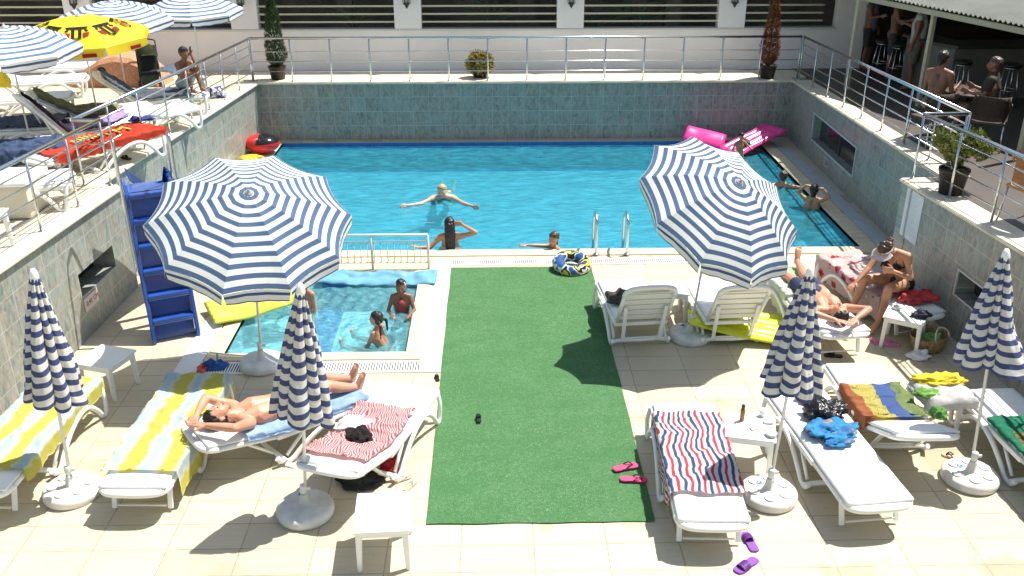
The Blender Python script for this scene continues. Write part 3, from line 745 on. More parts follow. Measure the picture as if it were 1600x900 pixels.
def drape(root, name, label, cat, m, s0, s1, u0=-.32, u1=.32, dl=.0, dr=.0, de=0., amp=.006, seed=0, wav=.02, nu=44, nv=70, dz=.062, group=None, skew=0., fold=0.):
    """cloth lying on a lounger: s along, u across; dl/dr hang over the left/right side, de over the far end"""
    rec = root['rec']; W = u1-u0+dl+dr
    def f(a, b):
        w_ = u0-dl+W*a; s = s0+(s1-s0)*b+skew*(a-.5)+wav*mnoise.noise(V((a*4, b*9+seed, seed)))*(1 if 0 < b < 1 else .8)
        w_ += wav*1.2*mnoise.noise(V((b*5, seed+3, a*2)))
        x = max(u0, min(u1, w_)); hang = abs(w_-x)
        n = mnoise.noise(V((w_*9+seed, s*7, seed)))+.6*mnoise.noise(V((w_*22, s*14+seed, 2)))
        rid = max(0, 1-abs(mnoise.noise(V((w_*3+seed, s*5, seed*2.)))*7))
        z = dz+amp*(n+1)+amp*2.2*rid+fold*rid*.6
        q = prof(max(s, -.02), rec, z)
        if s < -.02: q.z -= (-.02-s); q.y = -.03-.01*n
        if hang > 0:
            q.z -= hang*.985; x += math.copysign(.018+.03*hang+.02*mnoise.noise(V((s*9, seed, 1)))*min(1, hang*12), w_-x)
        return V((x, q.y, q.z))
    bm = BM(); grid(bm, nu, nv, f)
    uvl = bm.loops.layers.uv.active
    geom = bmesh.ops.solidify(bm, geom=bm.faces[:], thickness=.006)
    o = obj(name, bm, m); o.location = root.location; o.rotation_euler = root.rotation_euler
    for p in o.data.polygons: p.use_smooth = True
    return tag(o, label, cat, group)

# towel materials, striped in the cloth's own UV
def towel(name, fn, rough=.95):
    k = NB(name, rough); uv = k.tc.outputs['UV']; sp = k.N.new('ShaderNodeSeparateXYZ'); k.l(uv, sp.inputs[0])
    c = fn(k, uv, sp.outputs[0], sp.outputs[1]); k.base(c)
    k.bump(k.noise(k.tc.outputs['Object'], 160, 2), .35, .004); return k.m
def bands(k, x, n, stops): return k.ramp(k.val(k.val(x, 'MULTIPLY', n), 'FRACT'), stops, True)
Wt = (.78, .77, .73)
def t_yel(k, uv, x, y):
    w1 = k.val(k.val(k.noise(k.mapv(uv, sc=(3, 12, 1)), 1.6, 2), 'SUBTRACT', .5), 'MULTIPLY', .16)
    xx = k.val(x, 'ADD', w1)
    c = k.ramp(k.val(k.val(xx, 'MULTIPLY', 3.0), 'FRACT'), [(.0, (.72, .66, .14)), (.42, (.72, .66, .14)), (.54, (.78, .79, .66)), (.66, (.56, .70, .76)), (.84, (.56, .70, .76)), (.95, (.78, .79, .60))])
    return c
def t_rwb(k, uv, x, y):
    w1 = k.val(k.val(k.noise(k.mapv(uv, sc=(1, 4, 1)), 2, 1), 'SUBTRACT', .5), 'MULTIPLY', .07)
    return bands(k, k.val(x, 'ADD', w1), 8, [(0, Wt), (.22, (.64, .07, .13)), (.44, Wt), (.70, (.07, .12, .27)), (.94, Wt)])
def t_red(k, uv, x, y):
    d = k.val(k.val(x, 'MULTIPLY', 30), 'ADD', k.val(y, 'MULTIPLY', 18))
    d = k.val(d, 'ADD', k.val(k.noise(k.mapv(uv, sc=(2, 2, 1)), 3, 1), 'MULTIPLY', 4))
    return k.ramp(k.val(d, 'FRACT'), [(0, (.78, .70, .68)), (.5, (.60, .10, .14))], True)
def t_blue(k, uv, x, y): return k.ramp(k.noise(uv, 6, 4), [(.3, (.34, .50, .74)), (.7, (.52, .66, .84))])
def t_pastel(k, uv, x, y):
    xx = k.val(k.val(1., 'SUBTRACT', x), 'ADD', k.val(k.val(k.noise(uv, 3, 1), 'SUBTRACT', .5), 'MULTIPLY', .04))
    c = k.ramp(xx, [(0, (.50, .17, .07)), (.30, (.66, .58, .16)), (.56, (.08, .17, .46)), (.80, (.26, .36, .14))], True)
    rg = k.n('ShaderNodeTexVoronoi', Scale=7.); k.l(uv, rg.inputs['Vector'])
    f = k.ramp(k.val(k.val(rg.outputs[0], 'MULTIPLY', 7), 'FRACT'), [(0, (0, 0, 0)), (.72, (.55, .55, .55))], True)
    return k.mix(f, c, (.20, .15, .10))
def t_green(k, uv, x, y):
    b = k.ramp(k.noise(k.mapv(uv, sc=(1, 2, 1)), 9, 5, .7), [(.42, (.10, .09, .03)), (.5, (.42, .34, .10)), (.56, (.03, .09, .05)), (.66, (.30, .30, .12))])
    fx = k.val(k.val(x, 'GREATER_THAN', .2), 'MULTIPLY', k.val(x, 'LESS_THAN', .85))
    fy = k.val(k.val(y, 'GREATER_THAN', .25), 'MULTIPLY', k.val(y, 'LESS_THAN', .9))
    return k.mix(k.val(fx, 'MULTIPLY', fy), (.03, .26, .15), b)
def t_flor(k, uv, x, y):
    v = k.n('ShaderNodeTexVoronoi', Scale=1.); k.l(k.mapv(uv, sc=(6.5, 8.5, 1)), v.inputs['Vector'])
    n = k.noise(uv, 30, 4, .7); a = k.val(v.outputs[0], 'ADD', k.val(k.val(n, 'SUBTRACT', .5), 'MULTIPLY', .8))
    big = k.noise(uv, 3.2, 2)
    f = k.val(k.val(a, 'LESS_THAN', .32), 'MULTIPLY', k.val(big, 'GREATER_THAN', .44))
    c = k.mix(f, (.74, .62, .60), (.62, .06, .09))
    f2 = k.val(k.val(a, 'LESS_THAN', .14), 'MULTIPLY', k.val(big, 'GREATER_THAN', .40)); c = k.mix(f2, c, (.40, .02, .05))
    st = k.val(k.noise(uv, 22, 2), 'GREATER_THAN', .66); return k.mix(k.val(st, 'MULTIPLY', .6), c, (.70, .30, .32))
def t_pale(k, uv, x, y): return k.ramp(k.val(x, 'ADD', k.val(k.noise(uv, 3, 2), 'MULTIPLY', .2)), [(.2, (.46, .72, .36)), (.4, (.74, .80, .66)), (.8, (.74, .80, .72))])
def t_redtx(k, uv, x, y): return k.ramp(k.noise(uv, 4, 4), [(.3, (.58, .05, .02)), (.7, (.72, .11, .05))])
TW = {n: towel('towel_'+n, f) for n, f in dict(yellow_wave=t_yel, red_navy_stripe=t_rwb, red_fine_stripe=t_red, light_blue=t_blue, colour_blocks=t_pastel, green_print=t_green, floral=t_flor, pale_green=t_pale, bright_red=t_redtx).items()}
def plain(name, col, var=.25): return mat(name, col, .95, noise=(9, var), bump=(60, .3))

G = 'white plastic sun loungers on the pool deck'
LA = lounger('white plastic lounger under a yellow towel, cut by the left picture edge', (-4.42, 8.55, 0), (-.06, -1), .0)
LB = lounger('white plastic lounger under yellow towel, left of the sunbathing man', (-3.10, 8.55, 0), (-.03, -1), .0)
LC = lounger('white plastic lounger carrying the man lying beside the folded parasol', (-1.30, 8.47, 0), (-.80, -.60), R(9))
LD = lounger('white plastic lounger with fine red striped towel and a black bag under it', (-.87, 8.42, 0), (-.34, -1), R(17))
LE = lounger('white plastic lounger under red white and navy striped towel beside the carpet', (1.88, 7.99, 0), (-.045, -1), .0)
LF = lounger('white plastic lounger with black plastic bag and blue cloth on it', (3.08, 8.20, 0), (.10, -1), .0)
LG = lounger('white plastic lounger with colour block towel and raised head end', (3.88, 8.77, 0), (-.0, -1), R(24))
LH = lounger('white plastic lounger under green towel at the right picture edge', (5.05, 8.20, 0), (.06, -1), .0)
LI = lounger('white plastic lounger with upright slatted backrest beside the green carpet', (1.64, 11.06, 0), (.09, -1), R(57), cs1=LEN-.12)
LJ = lounger('white plastic lounger with upright slatted backrest over the yellow air mattress', (2.76, 11.06, 0), (.06, -1), R(57), cs1=LEN-.12)
LK = lounger('white plastic lounger carrying the man with hands behind head near the right wall', (3.86, 11.28, 0), (.10, -1), R(3))
LL = lounger('white plastic lounger under floral towel where the woman with visor sits', (4.75, 11.75, 0), (.24, -1), .0)

drape(LA, 'beach_towel', 'yellow and pale blue wavy striped towel on the lounger at left edge', 'towel', TW['yellow_wave'], .02, 1.62, dl=.16, dr=.02, seed=1, amp=.009, wav=.04)
drape(LB, 'beach_towel', 'yellow and pale blue wavy striped towel on lounger beside the sunbathing man', 'towel', TW['yellow_wave'], -.08, 1.68, dl=.30, dr=.02, seed=4, amp=.009, wav=.04)
drape(LC, 'beach_towel', 'plain light blue towel under the man lying by the folded parasol', 'towel', TW['light_blue'], .20, 1.50, -.31, .31, dl=.06, dr=.05, seed=6)
drape(LD, 'beach_towel', 'fine red and white striped towel crumpled on the lounger beside the carpet', 'towel', TW['red_fine_stripe'], .55, 1.72, -.27, .31, dl=.03, dr=.10, seed=9, amp=.012, wav=.06)
drape(LE, 'beach_towel', 'red white and navy lengthwise striped towel on the lounger beside carpet', 'towel', TW['red_navy_stripe'], .26, 1.55, -.31, .31, dl=.04, dr=.22, seed=12, amp=.010, wav=.05)
drape(LG, 'beach_towel', 'towel in orange yellow blue and green blocks on raised lounger', 'towel', TW['colour_blocks'], .55, 1.32, -.31, .31, dl=.0, dr=.14, seed=15, amp=.009, wav=.05)
drape(LH, 'beach_towel', 'green towel with dark gold print on the lounger at right edge', 'towel', TW['green_print'], .62, 1.7, -.31, .31, dl=.02, dr=.04, seed=17, amp=.008, wav=.04)
drape(LL, 'beach_towel', 'white towel with red flowers hanging over the side of lounger', 'towel', TW['floral'], -.03, 1.42, -.31, .31, dl=.02, dr=.31, seed=20, amp=.010, wav=.05)
drape(LK, 'beach_towel', 'pale green and white towel hanging off the lying mans lounger', 'towel', TW['pale_green'], .05, .85, -.2, .31, dl=.0, dr=.28, seed=22, amp=.012, wav=.08)

def side_table(label, c, rz, size=(.46, .46), h=.42, group='small white plastic tables on the pool deck', m=None):
    root = thing('side_table', label, 'table', c, rz, group); a, b = size; m = m or M_white
    bm = BM(); box(bm, (0, 0, h-.012), (a, b, .024), None, .01); box(bm, (0, 0, h+.001), (a-.09, b-.09, .006), None, .003); obj('tabletop', bm, m, root)
    bm = BM()
    for s in (-1, 1): box(bm, (s*(a/2-.028), 0, h-.048), (.02, b-.12, .05)); box(bm, (0, s*(b/2-.028), h-.048), (a-.12, .02, .05))
    obj('apron', bm, m, root)
    for sx in (-1, 1):
        for sy in (-1, 1):
            bm = BM(); t = bmesh.new(); bmesh.ops.create_cube(t, size=1)
            for v in t.verts:
                k = .5-v.co.z; w_ = .055-.018*k
                v.co = V((sx*(a/2-.045)+v.co.x*w_+sx*.012*k, sy*(b/2-.045)+v.co.y*w_+sy*.012*k, (v.co.z+.5)*(h-.025)))
            bmesh.ops.bevel(t, geom=t.edges[:], offset=.008, segments=2, affect='EDGES'); merge(bm, t); obj('leg', bm, m, root)
    return root
T1 = side_table('white plastic table against the left wall behind the yellow towel loungers', (-4.22, 8.95, 0), R(-18))
T2 = side_table('empty white plastic table at the lower left of the green carpet', (-.93, 6.22, 0), R(3), (.46, .52))
T3 = side_table('white plastic table holding lotion and ashtray beside the striped towel lounger', (2.42, 7.43, 0), R(-14), (.47, .46))
T4 = side_table('white plastic table with dark bag beside the woman with visor', (4.90, 9.82, 0), R(-32), (.46, .46))
T5 = side_table('white plastic table half covered by clothes between two right loungers', (4.46, 8.02, 0), R(8), (.45, .40), .44)
T6 = side_table('white plastic table in shade of open parasol between two upright loungers', (2.23, 10.62, 0), R(0), (.42, .42))

# ================================================================== CLOTH PILES, BAGS, SMALL THINGS
def pile(name, label, cat, c, size, m, seed, rz=0., sharp=1.6, parent=None, group=None, sub=4, stretch=1.0):
    bm = BM(); bmesh.ops.create_icosphere(bm, subdivisions=sub, radius=1)
    for v in bm.verts:
        p = v.co.copy(); n = mnoise.noise(p*1.7+V((seed, 0, 0))); r2 = 1-abs(mnoise.noise(p*2.6+V((0, seed, 0)))*2.2); r3 = 1-abs(mnoise.noise(p*6+V((0, 0, seed)))*2)
        k = .76+.34*n+.14*sharp*r2*.5+.04*r3
        r4 = 1-abs(mnoise.noise(p*2.9+V((seed*2., 1, 0))+V((n, n, n))*.8)*3.2)
        hz = max(p.z, -.2)*(.66+.5*n+.26*max(-.4, r4)) if sharp > .5 else max(p.z, -.25)
        q = V((p.x*k*size[0]*1.08, p.y*k*size[1]*1.08, hz*k*size[2])); v.co = q
    zmin = min(v.co.z for v in bm.verts)
    for v in bm.verts:
        v.co.z -= zmin
    o = obj(name, bm, m, parent, True); o.location = c; o.rotation_euler = (0, 0, rz)
    return tag(o, label, cat, group) if label else o
def on(root, x, s, dz=.062): q = prof(s, root['rec'], dz); return local(root, x, q.y, q.z)
pile('black_bag', 'shaggy black bundle lying on the fine red striped towel', 'bag', on(LD, .02, 1.22, .07), (.15, .13, .10), mat('black_shaggy', (.012, .008, .008), .95, bump=(90, 1)), 3)
pile('folded_towel', 'white rolled towel on fine red striped towel beside the black bundle', 'towel', on(LD, .20, .98, .065), (.18, .12, .07), plain('white_cloth', (.72, .71, .70), .05), 8, .4)
pile('beach_bag', 'black and red bag stored under the fine red striped lounger', 'bag', local(LD, -.02, 1.30, .0), (.22, .16, .16), mat('black_canvas', (.012, .012, .014), .8), 13)
pile('red_cloth', 'small red cloth beside the black bag under the lounger', 'cloth', local(LD, -.2, 1.02, .0), (.10, .10, .16), plain('red_cloth', (.48, .02, .03)), 14)
# lounger F load
pile('red_cloth', 'red patterned cloth at far end of the plastic bag lounger', 'cloth', on(LF, -.04, .26, .06), (.14, .09, .07), plain('red_print_cloth', (.50, .05, .05), .5), 21)
pile('plastic_bag', 'shiny black plastic bag lying on the white right lounger', 'bag', on(LF, -.08, .52, .06), (.22, .17, .13), mat('black_polythene', (.012, .012, .014), .16, bump=(30, .8)), 24, sharp=2.2)
k_ = NB('blue_print_cloth', .9); k_.base(k_.ramp(k_.noise(k_.tc.outputs['Object'], 9, 3), [(.35, (.02, .10, .30)), (.5, (.02, .22, .42)), (.6, (.01, .12, .30)), (.72, (.42, .26, .14))]))
pile('blue_wrap', 'blue printed wrap crumpled on the lounger in front of plastic bag', 'cloth', on(LF, -.02, .84, .06), (.27, .19, .08), k_.m, 27, sharp=2.4, rz=.3, sub=5)
pile('blue_wrap_end', None, None, (-.05, -.16, 0), (.16, .10, .05), k_.m, 29, parent=bpy.context.scene.objects['blue_wrap'])
# table T5 load
def cloth_sheet(name, label, cat, c, size, m, seed, rz=0, hang=.2, amp=.03, top=None):
    bm = BM(); sx, sy = size; tx, ty = top or (sx*.6, sy*.6)
    def f(u, v):
        x = (u-.5)*sx; y = (v-.5)*sy
        ix = max(0, abs(x)-tx/2); iy = max(0, abs(y)-ty/2); d = min(hang, math.hypot(ix, iy))
        cx = math.copysign(min(abs(x), tx/2+.03+ix*.10), x); cy = math.copysign(min(abs(y), ty/2+.03+iy*.10), y)
        n = mnoise.noise(V((x*8+seed, y*8, seed)))+.5*mnoise.noise(V((x*19, y*19+seed, 1))); r2 = 1-abs(mnoise.noise(V((x*5, y*5, seed*3.)))*4)
        return V((cx+.02*n, cy+.02*mnoise.noise(V((x*7, y*7+seed, 5))), amp*(n+1)+amp*max(0, r2)*.8-d))
    grid(bm, 40, 40, f); bmesh.ops.solidify(bm, geom=bm.faces[:], thickness=.005)
    o = obj(name, bm, m, None, True); o.location = c; o.rotation_euler = (0, 0, rz); return tag(o, label, cat)
cloth_sheet('white_towel', 'white towel draped over the table between two right loungers', 'towel', (4.50, 7.96, .462), (.66, .60), plain('white_cloth', (.72, .71, .70), .05), 31, .1, .16, .02, (.44, .38))
pile('yellow_towel', 'bright yellow towel bunched on top of the white towel', 'towel', (4.52, 8.12, .48), (.26, .11, .07), plain('yellow_cloth', (.66, .50, .03), .15), 33, -.1, sharp=2.2, sub=5)
pile('green_garment', 'small green and yellow garment on the white towel', 'clothing', (4.28, 7.88, .475), (.13, .08, .05), plain('green_yellow_cloth', (.14, .30, .06), .6), 36, sharp=2.2)
pile('green_shirt', 'green and dark striped garment hanging off the raised lounger end', 'clothing', (4.19, 7.42, .50), (.09, .07, .10), plain('green_dark_cloth', (.10, .24, .05), .6), 38)
# lounger L end: red bag and beach bag
pile('red_bag', 'red patterned bag on the end of the floral towel lounger', 'bag', on(LL, -.12, 1.55, .06), (.25, .15, .10), plain('red_print_cloth', (.50, .05, .05), .5), 41, .2, sharp=2)
pile('lilac_cloth', 'small lilac and white cloth behind the red patterned bag', 'cloth', on(LL, -.16, 1.36, .06), (.12, .09, .08), plain('lilac_cloth', (.38, .36, .58), .4), 43)
rt = thing('basket_bag', 'open straw beach bag with green lining on the floor by the wall', 'bag', (5.18, 9.72, 0), .5)
bm = BM()
def bf(a, t):
    th = 2*math.pi*a; r = .15+.05*t; return V((r*1.35*math.cos(th), r*math.sin(th), .20*t+.012*mnoise.noise(V((a*6, t, 2)))))
grid(bm, 32, 6, bf); bmesh.ops.remove_doubles(bm, verts=bm.verts, dist=1e-5); bmesh.ops.solidify(bm, geom=bm.faces[:], thickness=.012); obj('basket_body', bm, mat('straw', (.34, .22, .10), .9, noise=(30, .4), bump=(60, .6)), rt)
for s in (-1, 1):
    bm = BM(); tube(bm, spline([(-.12, s*.17, .18), (-.10, s*.14, .28), (0, s*.10, .32), (.10, s*.14, .28), (.12, s*.17, .18)], 5), .009, 6); obj('handle', bm, mat('pale_strap', (.6, .56, .5), .7), rt)
pile('lining', None, None, (0, 0, .10), (.19, .13, .10), plain('green_red_lining', (.22, .40, .12), .7), 45, parent=rt)
pile('white_cloth', 'crumpled white cloth on the floor in front of the beach bag', 'cloth', (4.98, 9.50, 0), (.15, .10, .08), plain('white_cloth', (.72, .71, .70), .05), 47)
pile('pink_towel', 'pink striped cloth on the floor under the table by the wall', 'cloth', (4.72, 9.86, 0), (.19, .09, .03), plain('pink_cloth', (.70, .22, .36), .3), 48, -.4)
pile('pouch', 'dark navy pouch on the white table beside the visor woman', 'bag', (5.02, 9.72, .425), (.12, .09, .085), mat('navy_cloth', (.012, .014, .03), .7, bump=(50, .5)), 50)
def ashtray(loc, label):
    bm = BM(); lathe(bm, [(.045, 0), (.055, .03), (.05, .03), (.042, .012), (.01, .010)], 20); box(bm, (.01, .0, .03), (.06, .007, .007), Matrix.Rotation(.5, 3, 'Z'))
    o = obj('ashtray', bm, mat('white_ceramic', (.66, .62, .58), .2), None, True); o.location = loc; tag(o, label, 'ashtray')
ashtray((2.57, 7.26, .425), 'small round ashtray on the table beside the lotion bottle'); ashtray((4.82, 9.93, .425), 'small pale ashtray on the table beside the dark navy pouch')
rt = thing('lotion_bottle', 'brown sun lotion bottle with black cap standing on white table', 'bottle', (2.36, 7.52, .425))
bm = BM(); lathe(bm, [(.02, 0), (.023, .01), (.023, .12), (.016, .135)], 16); obj('body', bm, mat('amber_lotion', (.30, .12, .03), .25), rt)
bm = BM(); lathe(bm, [(.017, .136), (.017, .17), (.012, .175)], 14); obj('cap', bm, M_blackp, rt)
for (x, y, s, a, l) in ((2.44, 7.37, (.08, .05, .012), .3, 'clear plastic packet on the table between lotion and ashtray'), (2.60, 7.47, (.09, .055, .02), -.2, 'white cigarette packet with red line on the table corner')):
    bm = BM(); box(bm, (0, 0, s[2]/2), s, None, .003); box(bm, (0, 0, s[2]+.0015), (s[0]*.9, .012, .002)); o = obj('packet', bm, mat('pale_packet', (.62, .55, .5), .4), None); o.location = (x, y, .427); o.rotation_euler.z = a; tag(o, l, 'packet')
bm = BM(); lathe(bm, [(.03, 0), (.036, .07), (.033, .07), (.028, .005)], 16); o = obj('plastic_cup', bm, M_white); o.location = (2.58, 7.60, .427); tag(o, 'white plastic cup at the far corner of lotion table', 'cup')

def sandal(label, p, a, sole, strap, thong=True, L=.25, group=None):
    root = thing('sandal', label, 'sandal', p, a, group); bm = BM()
    out = [(.0, -.5), (.14, -.46), (.17, -.3), (.13, -.05), (.17, .2), (.19, .36), (.12, .48), (0, .5), (-.12, .46), (-.18, .32), (-.16, .1), (-.12, -.1), (-.16, -.3), (-.13, -.46)]
    prism(bm, [(x*L, y*L) for x, y in out], 0, .018); bmesh.ops.bevel(bm, geom=bm.edges[:], offset=.004, segments=2, affect='EDGES'); obj('sole', bm, sole, root)
    bm = BM()
    if thong:
        for s in (-1, 1): tube(bm, spline([(0, .30*L, .018), (s*.09*L, .16*L, .045), (s*.15*L, -.02*L, .018)], 4), .006, 6)
    else:
        def f(u, v):
            th = math.pi*u; return V((-math.cos(th)*.18*L, (-.02+.30*v)*L, .014+math.sin(th)*.045*(1-.3*v)))
        grid(bm, 12, 4, f); bmesh.ops.solidify(bm, geom=bm.faces[:], thickness=.006)
    obj('strap', bm, strap, root); return root
pk = mat('pink_foam', (.56, .05, .16), .6); dk = mat('black_foam', (.015, .013, .013), .5); pu = mat('purple_foam', (.20, .05, .34), .55); bg_ = mat('beige_leather', (.50, .36, .24), .6)
sandal('pink flip flop with dark strap farther up the green carpet', at(977, 731, .024), R(-72), pk, dk, True, .26, 'pink flip flops')
sandal('pink flip flop with dark strap nearer the striped towel lounger', at(990, 750, .024), R(-95), pk, dk, True, .26, 'pink flip flops')
sandal('purple slide sandal standing lengthwise beside the lounger end', at(1171, 848), R(8), pu, pu, False, .26, 'purple slides')
sandal('purple slide sandal at lower picture edge turned sideways', at(1166, 885), R(128), pu, pu, False, .27, 'purple slides')
sandal('black sandal lying alone in the middle of the carpet', at(748, 655, .024), R(4), dk, dk, False, .15)
sandal('black sandal at the left edge of the carpet by paddling pool', at(683, 592), R(10), dk, dk, False, .14)
sandal('beige strappy sandal farther from camera beside the white table', at(628, 750), R(-60), bg_, M_white, True, .20, 'beige sandals')
sandal('beige strappy sandal nearer to camera beside the white table', at(641, 760), R(-25), bg_, M_white, True, .20, 'beige sandals')
sandal('pale sandal under the sunbathing mans lounger near the folded parasol', at(449, 727), R(70), M_white, bg_, False, .20)
sandal('dark sandal in the shadow behind the right folded parasol', at(1302, 557), R(80), dk, dk, False, .22)
sandal('brown flip flop on the deck behind the towel covered table', at(1488, 715), R(60), bg_, dk, True, .2)

# inflatables
def inflate_mat(name, col, tr=.15): return mat(name, col, .22, trans=tr, noise=(4, .06))
def lilo(label, c, rz, size, m, tubes=6, tilt=(0, 0), bend=0., seed=0, name='air_mattress', pillow=True, h=.06, wr=0.):
    bm = BM(); L_, W_ = size
    def f(top):
        def g(u, v):
            x = (u-.5)*W_; y = (v-.5)*L_
            e = min(1, 10*min(u, 1-u), 14*min(v, 1-v))**.5
            a = abs(math.sin(math.pi*u*tubes)) if v < .80 or not pillow else abs(math.sin(math.pi*min(1, (v-.80)/.2)))
            z = e*h*(.45+.55*a)
            zz = (z if top else -z*.6)+bend*(4*(v-.5)**2)+.02*mnoise.noise(V((x*4, y*3, seed)))
            if wr: zz += wr*abs(mnoise.noise(V((x*7+y*3, y*4-x*2, seed))))*1.6+wr*.5*mnoise.noise(V((x*20, y*9, seed))); x += wr*mnoise.noise(V((y*5, 1, seed)))*1.5
            return V((x, y, zz))
        return g
    grid(bm, tubes*8, 50, f(True)); grid(bm, tubes*8, 50, f(False)); bmesh.ops.remove_doubles(bm, verts=bm.verts, dist=1e-4)
    o = obj(name, bm, m, None, True); o.location = c; o.rotation_euler = (tilt[0], tilt[1], rz); return tag(o, label, 'air mattress')
lilo('pale yellow air mattress on the rim of the paddling pool under the open parasol', (-3.10, 10.92, .09), R(-62), (1.15, .58), inflate_mat('yellow_green_vinyl', (.62, .66, .10)), 5, (R(4), R(4)), .05, 2)
lilo('bright yellow air mattress leaning under the upright lounger beside the lying man', (3.05, 10.22, .10), R(80), (1.35, .85), inflate_mat('bright_yellow_vinyl', (.66, .72, .03)), 5, (R(8), R(3)), .04, 4)
lilo('crumpled light blue air mattress floating at far side of paddling pool', (-1.62, 11.88, .02), R(-93), (1.66, .36), inflate_mat('light_blue_vinyl', (.22, .50, .66), .3), 2, (0, R(10)), .03, 7, h=.03, wr=.028)
lilo('glossy pink air mattress half in the pool at the far right corner', (5.32, 18.45, .16), R(-58), (1.40, .62), inflate_mat('pink_vinyl', (.92, .07, .34)), 4, (R(14), 0), .0, 9, h=.07)
lilo('pink inflated float with pointed end standing up beside the pink air mattress', (4.36, 18.62, .14), R(64), (.85, .50), inflate_mat('pink_vinyl', (.92, .07, .34)), 1, (R(12), R(-34)), .0, 10, h=.11, pillow=False, name='pillow_float')
# swim ring
rt = thing('swim_ring', 'blue black and yellow swim ring standing at the pool edge on the carpet', 'swim ring', at(893, 412, .10), .2)
k_ = NB('swim_ring_print', .18); k_.base(k_.ramp(k_.noise(k_.tc.outputs['Object'], 4.2, 2), [(.36, (.03, .09, .25)), (.44, (.62, .66, .68)), (.49, (.012, .015, .02)), (.56, (.66, .48, .02)), (.62, (.02, .06, .20))], True))
bm = BM(); tube(bm, [(.19*math.cos(a*math.pi/18), .19*math.sin(a*math.pi/18), 0) for a in range(36)], .085, 16, closed=True); bm.transform(Matrix.Rotation(R(14), 4, 'X')); obj('ring', bm, k_.m, rt)
bm = BM(); tube(bm, [(.272*math.cos(a*math.pi/24), .272*math.sin(a*math.pi/24), 0) for a in range(48)], .006, 6, closed=True); bm.transform(Matrix.Rotation(R(14), 4, 'X')); obj('seam', bm, mat('yellow_seam', (.6, .42, .02), .3), rt)
# far left floats
rt = thing('round_float', 'round red and black inflatable float in the far left pool corner', 'float', (-4.60, 18.20, .22), 0)
bm = BM(); bmesh.ops.create_uvsphere(bm, u_segments=28, v_segments=16, radius=.31); 
for v in bm.verts: v.co = V((v.co.x*1.1, v.co.y, v.co.z*.62))
for f in bm.faces:
    q = f.calc_center_median(); f.material_index = 1 if (q.x > -.04 and q.z > .02) else 0; f.smooth = True
obj('inflated_body', bm, [mat('red_vinyl', (.60, .02, .02), .15), mat('black_vinyl', (.012, .012, .014), .12)], rt)
pile('yellow_float', 'small yellow inflatable float in front of the red and black float', 'float', (-4.70, 17.55, 0), (.32, .18, .14), inflate_mat('yolk_vinyl', (.72, .50, .02), .05), 63, sharp=.5)
rt = thing('toy_pile', 'small blue net bag of beach toys on the drain grating', 'toy', at(335, 575), .2)
pile('net_bag', None, None, (0, 0, 0), (.16, .09, .09), plain('blue_net', (.02, .08, .30), .6), 66, parent=rt)
pile('orange_toy', None, None, (-.13, -.06, 0), (.06, .06, .08), mat('orange_toy', (.62, .10, .05), .4, noise=(25, .6)), 67, parent=rt)
bm = BM(); box(bm, (.04, .04, .09), (.02, .16, .02), Matrix.Rotation(.5, 3, 'X')); obj('toy_handle', bm, mat('green_toy', (.08, .35, .12), .4), rt)

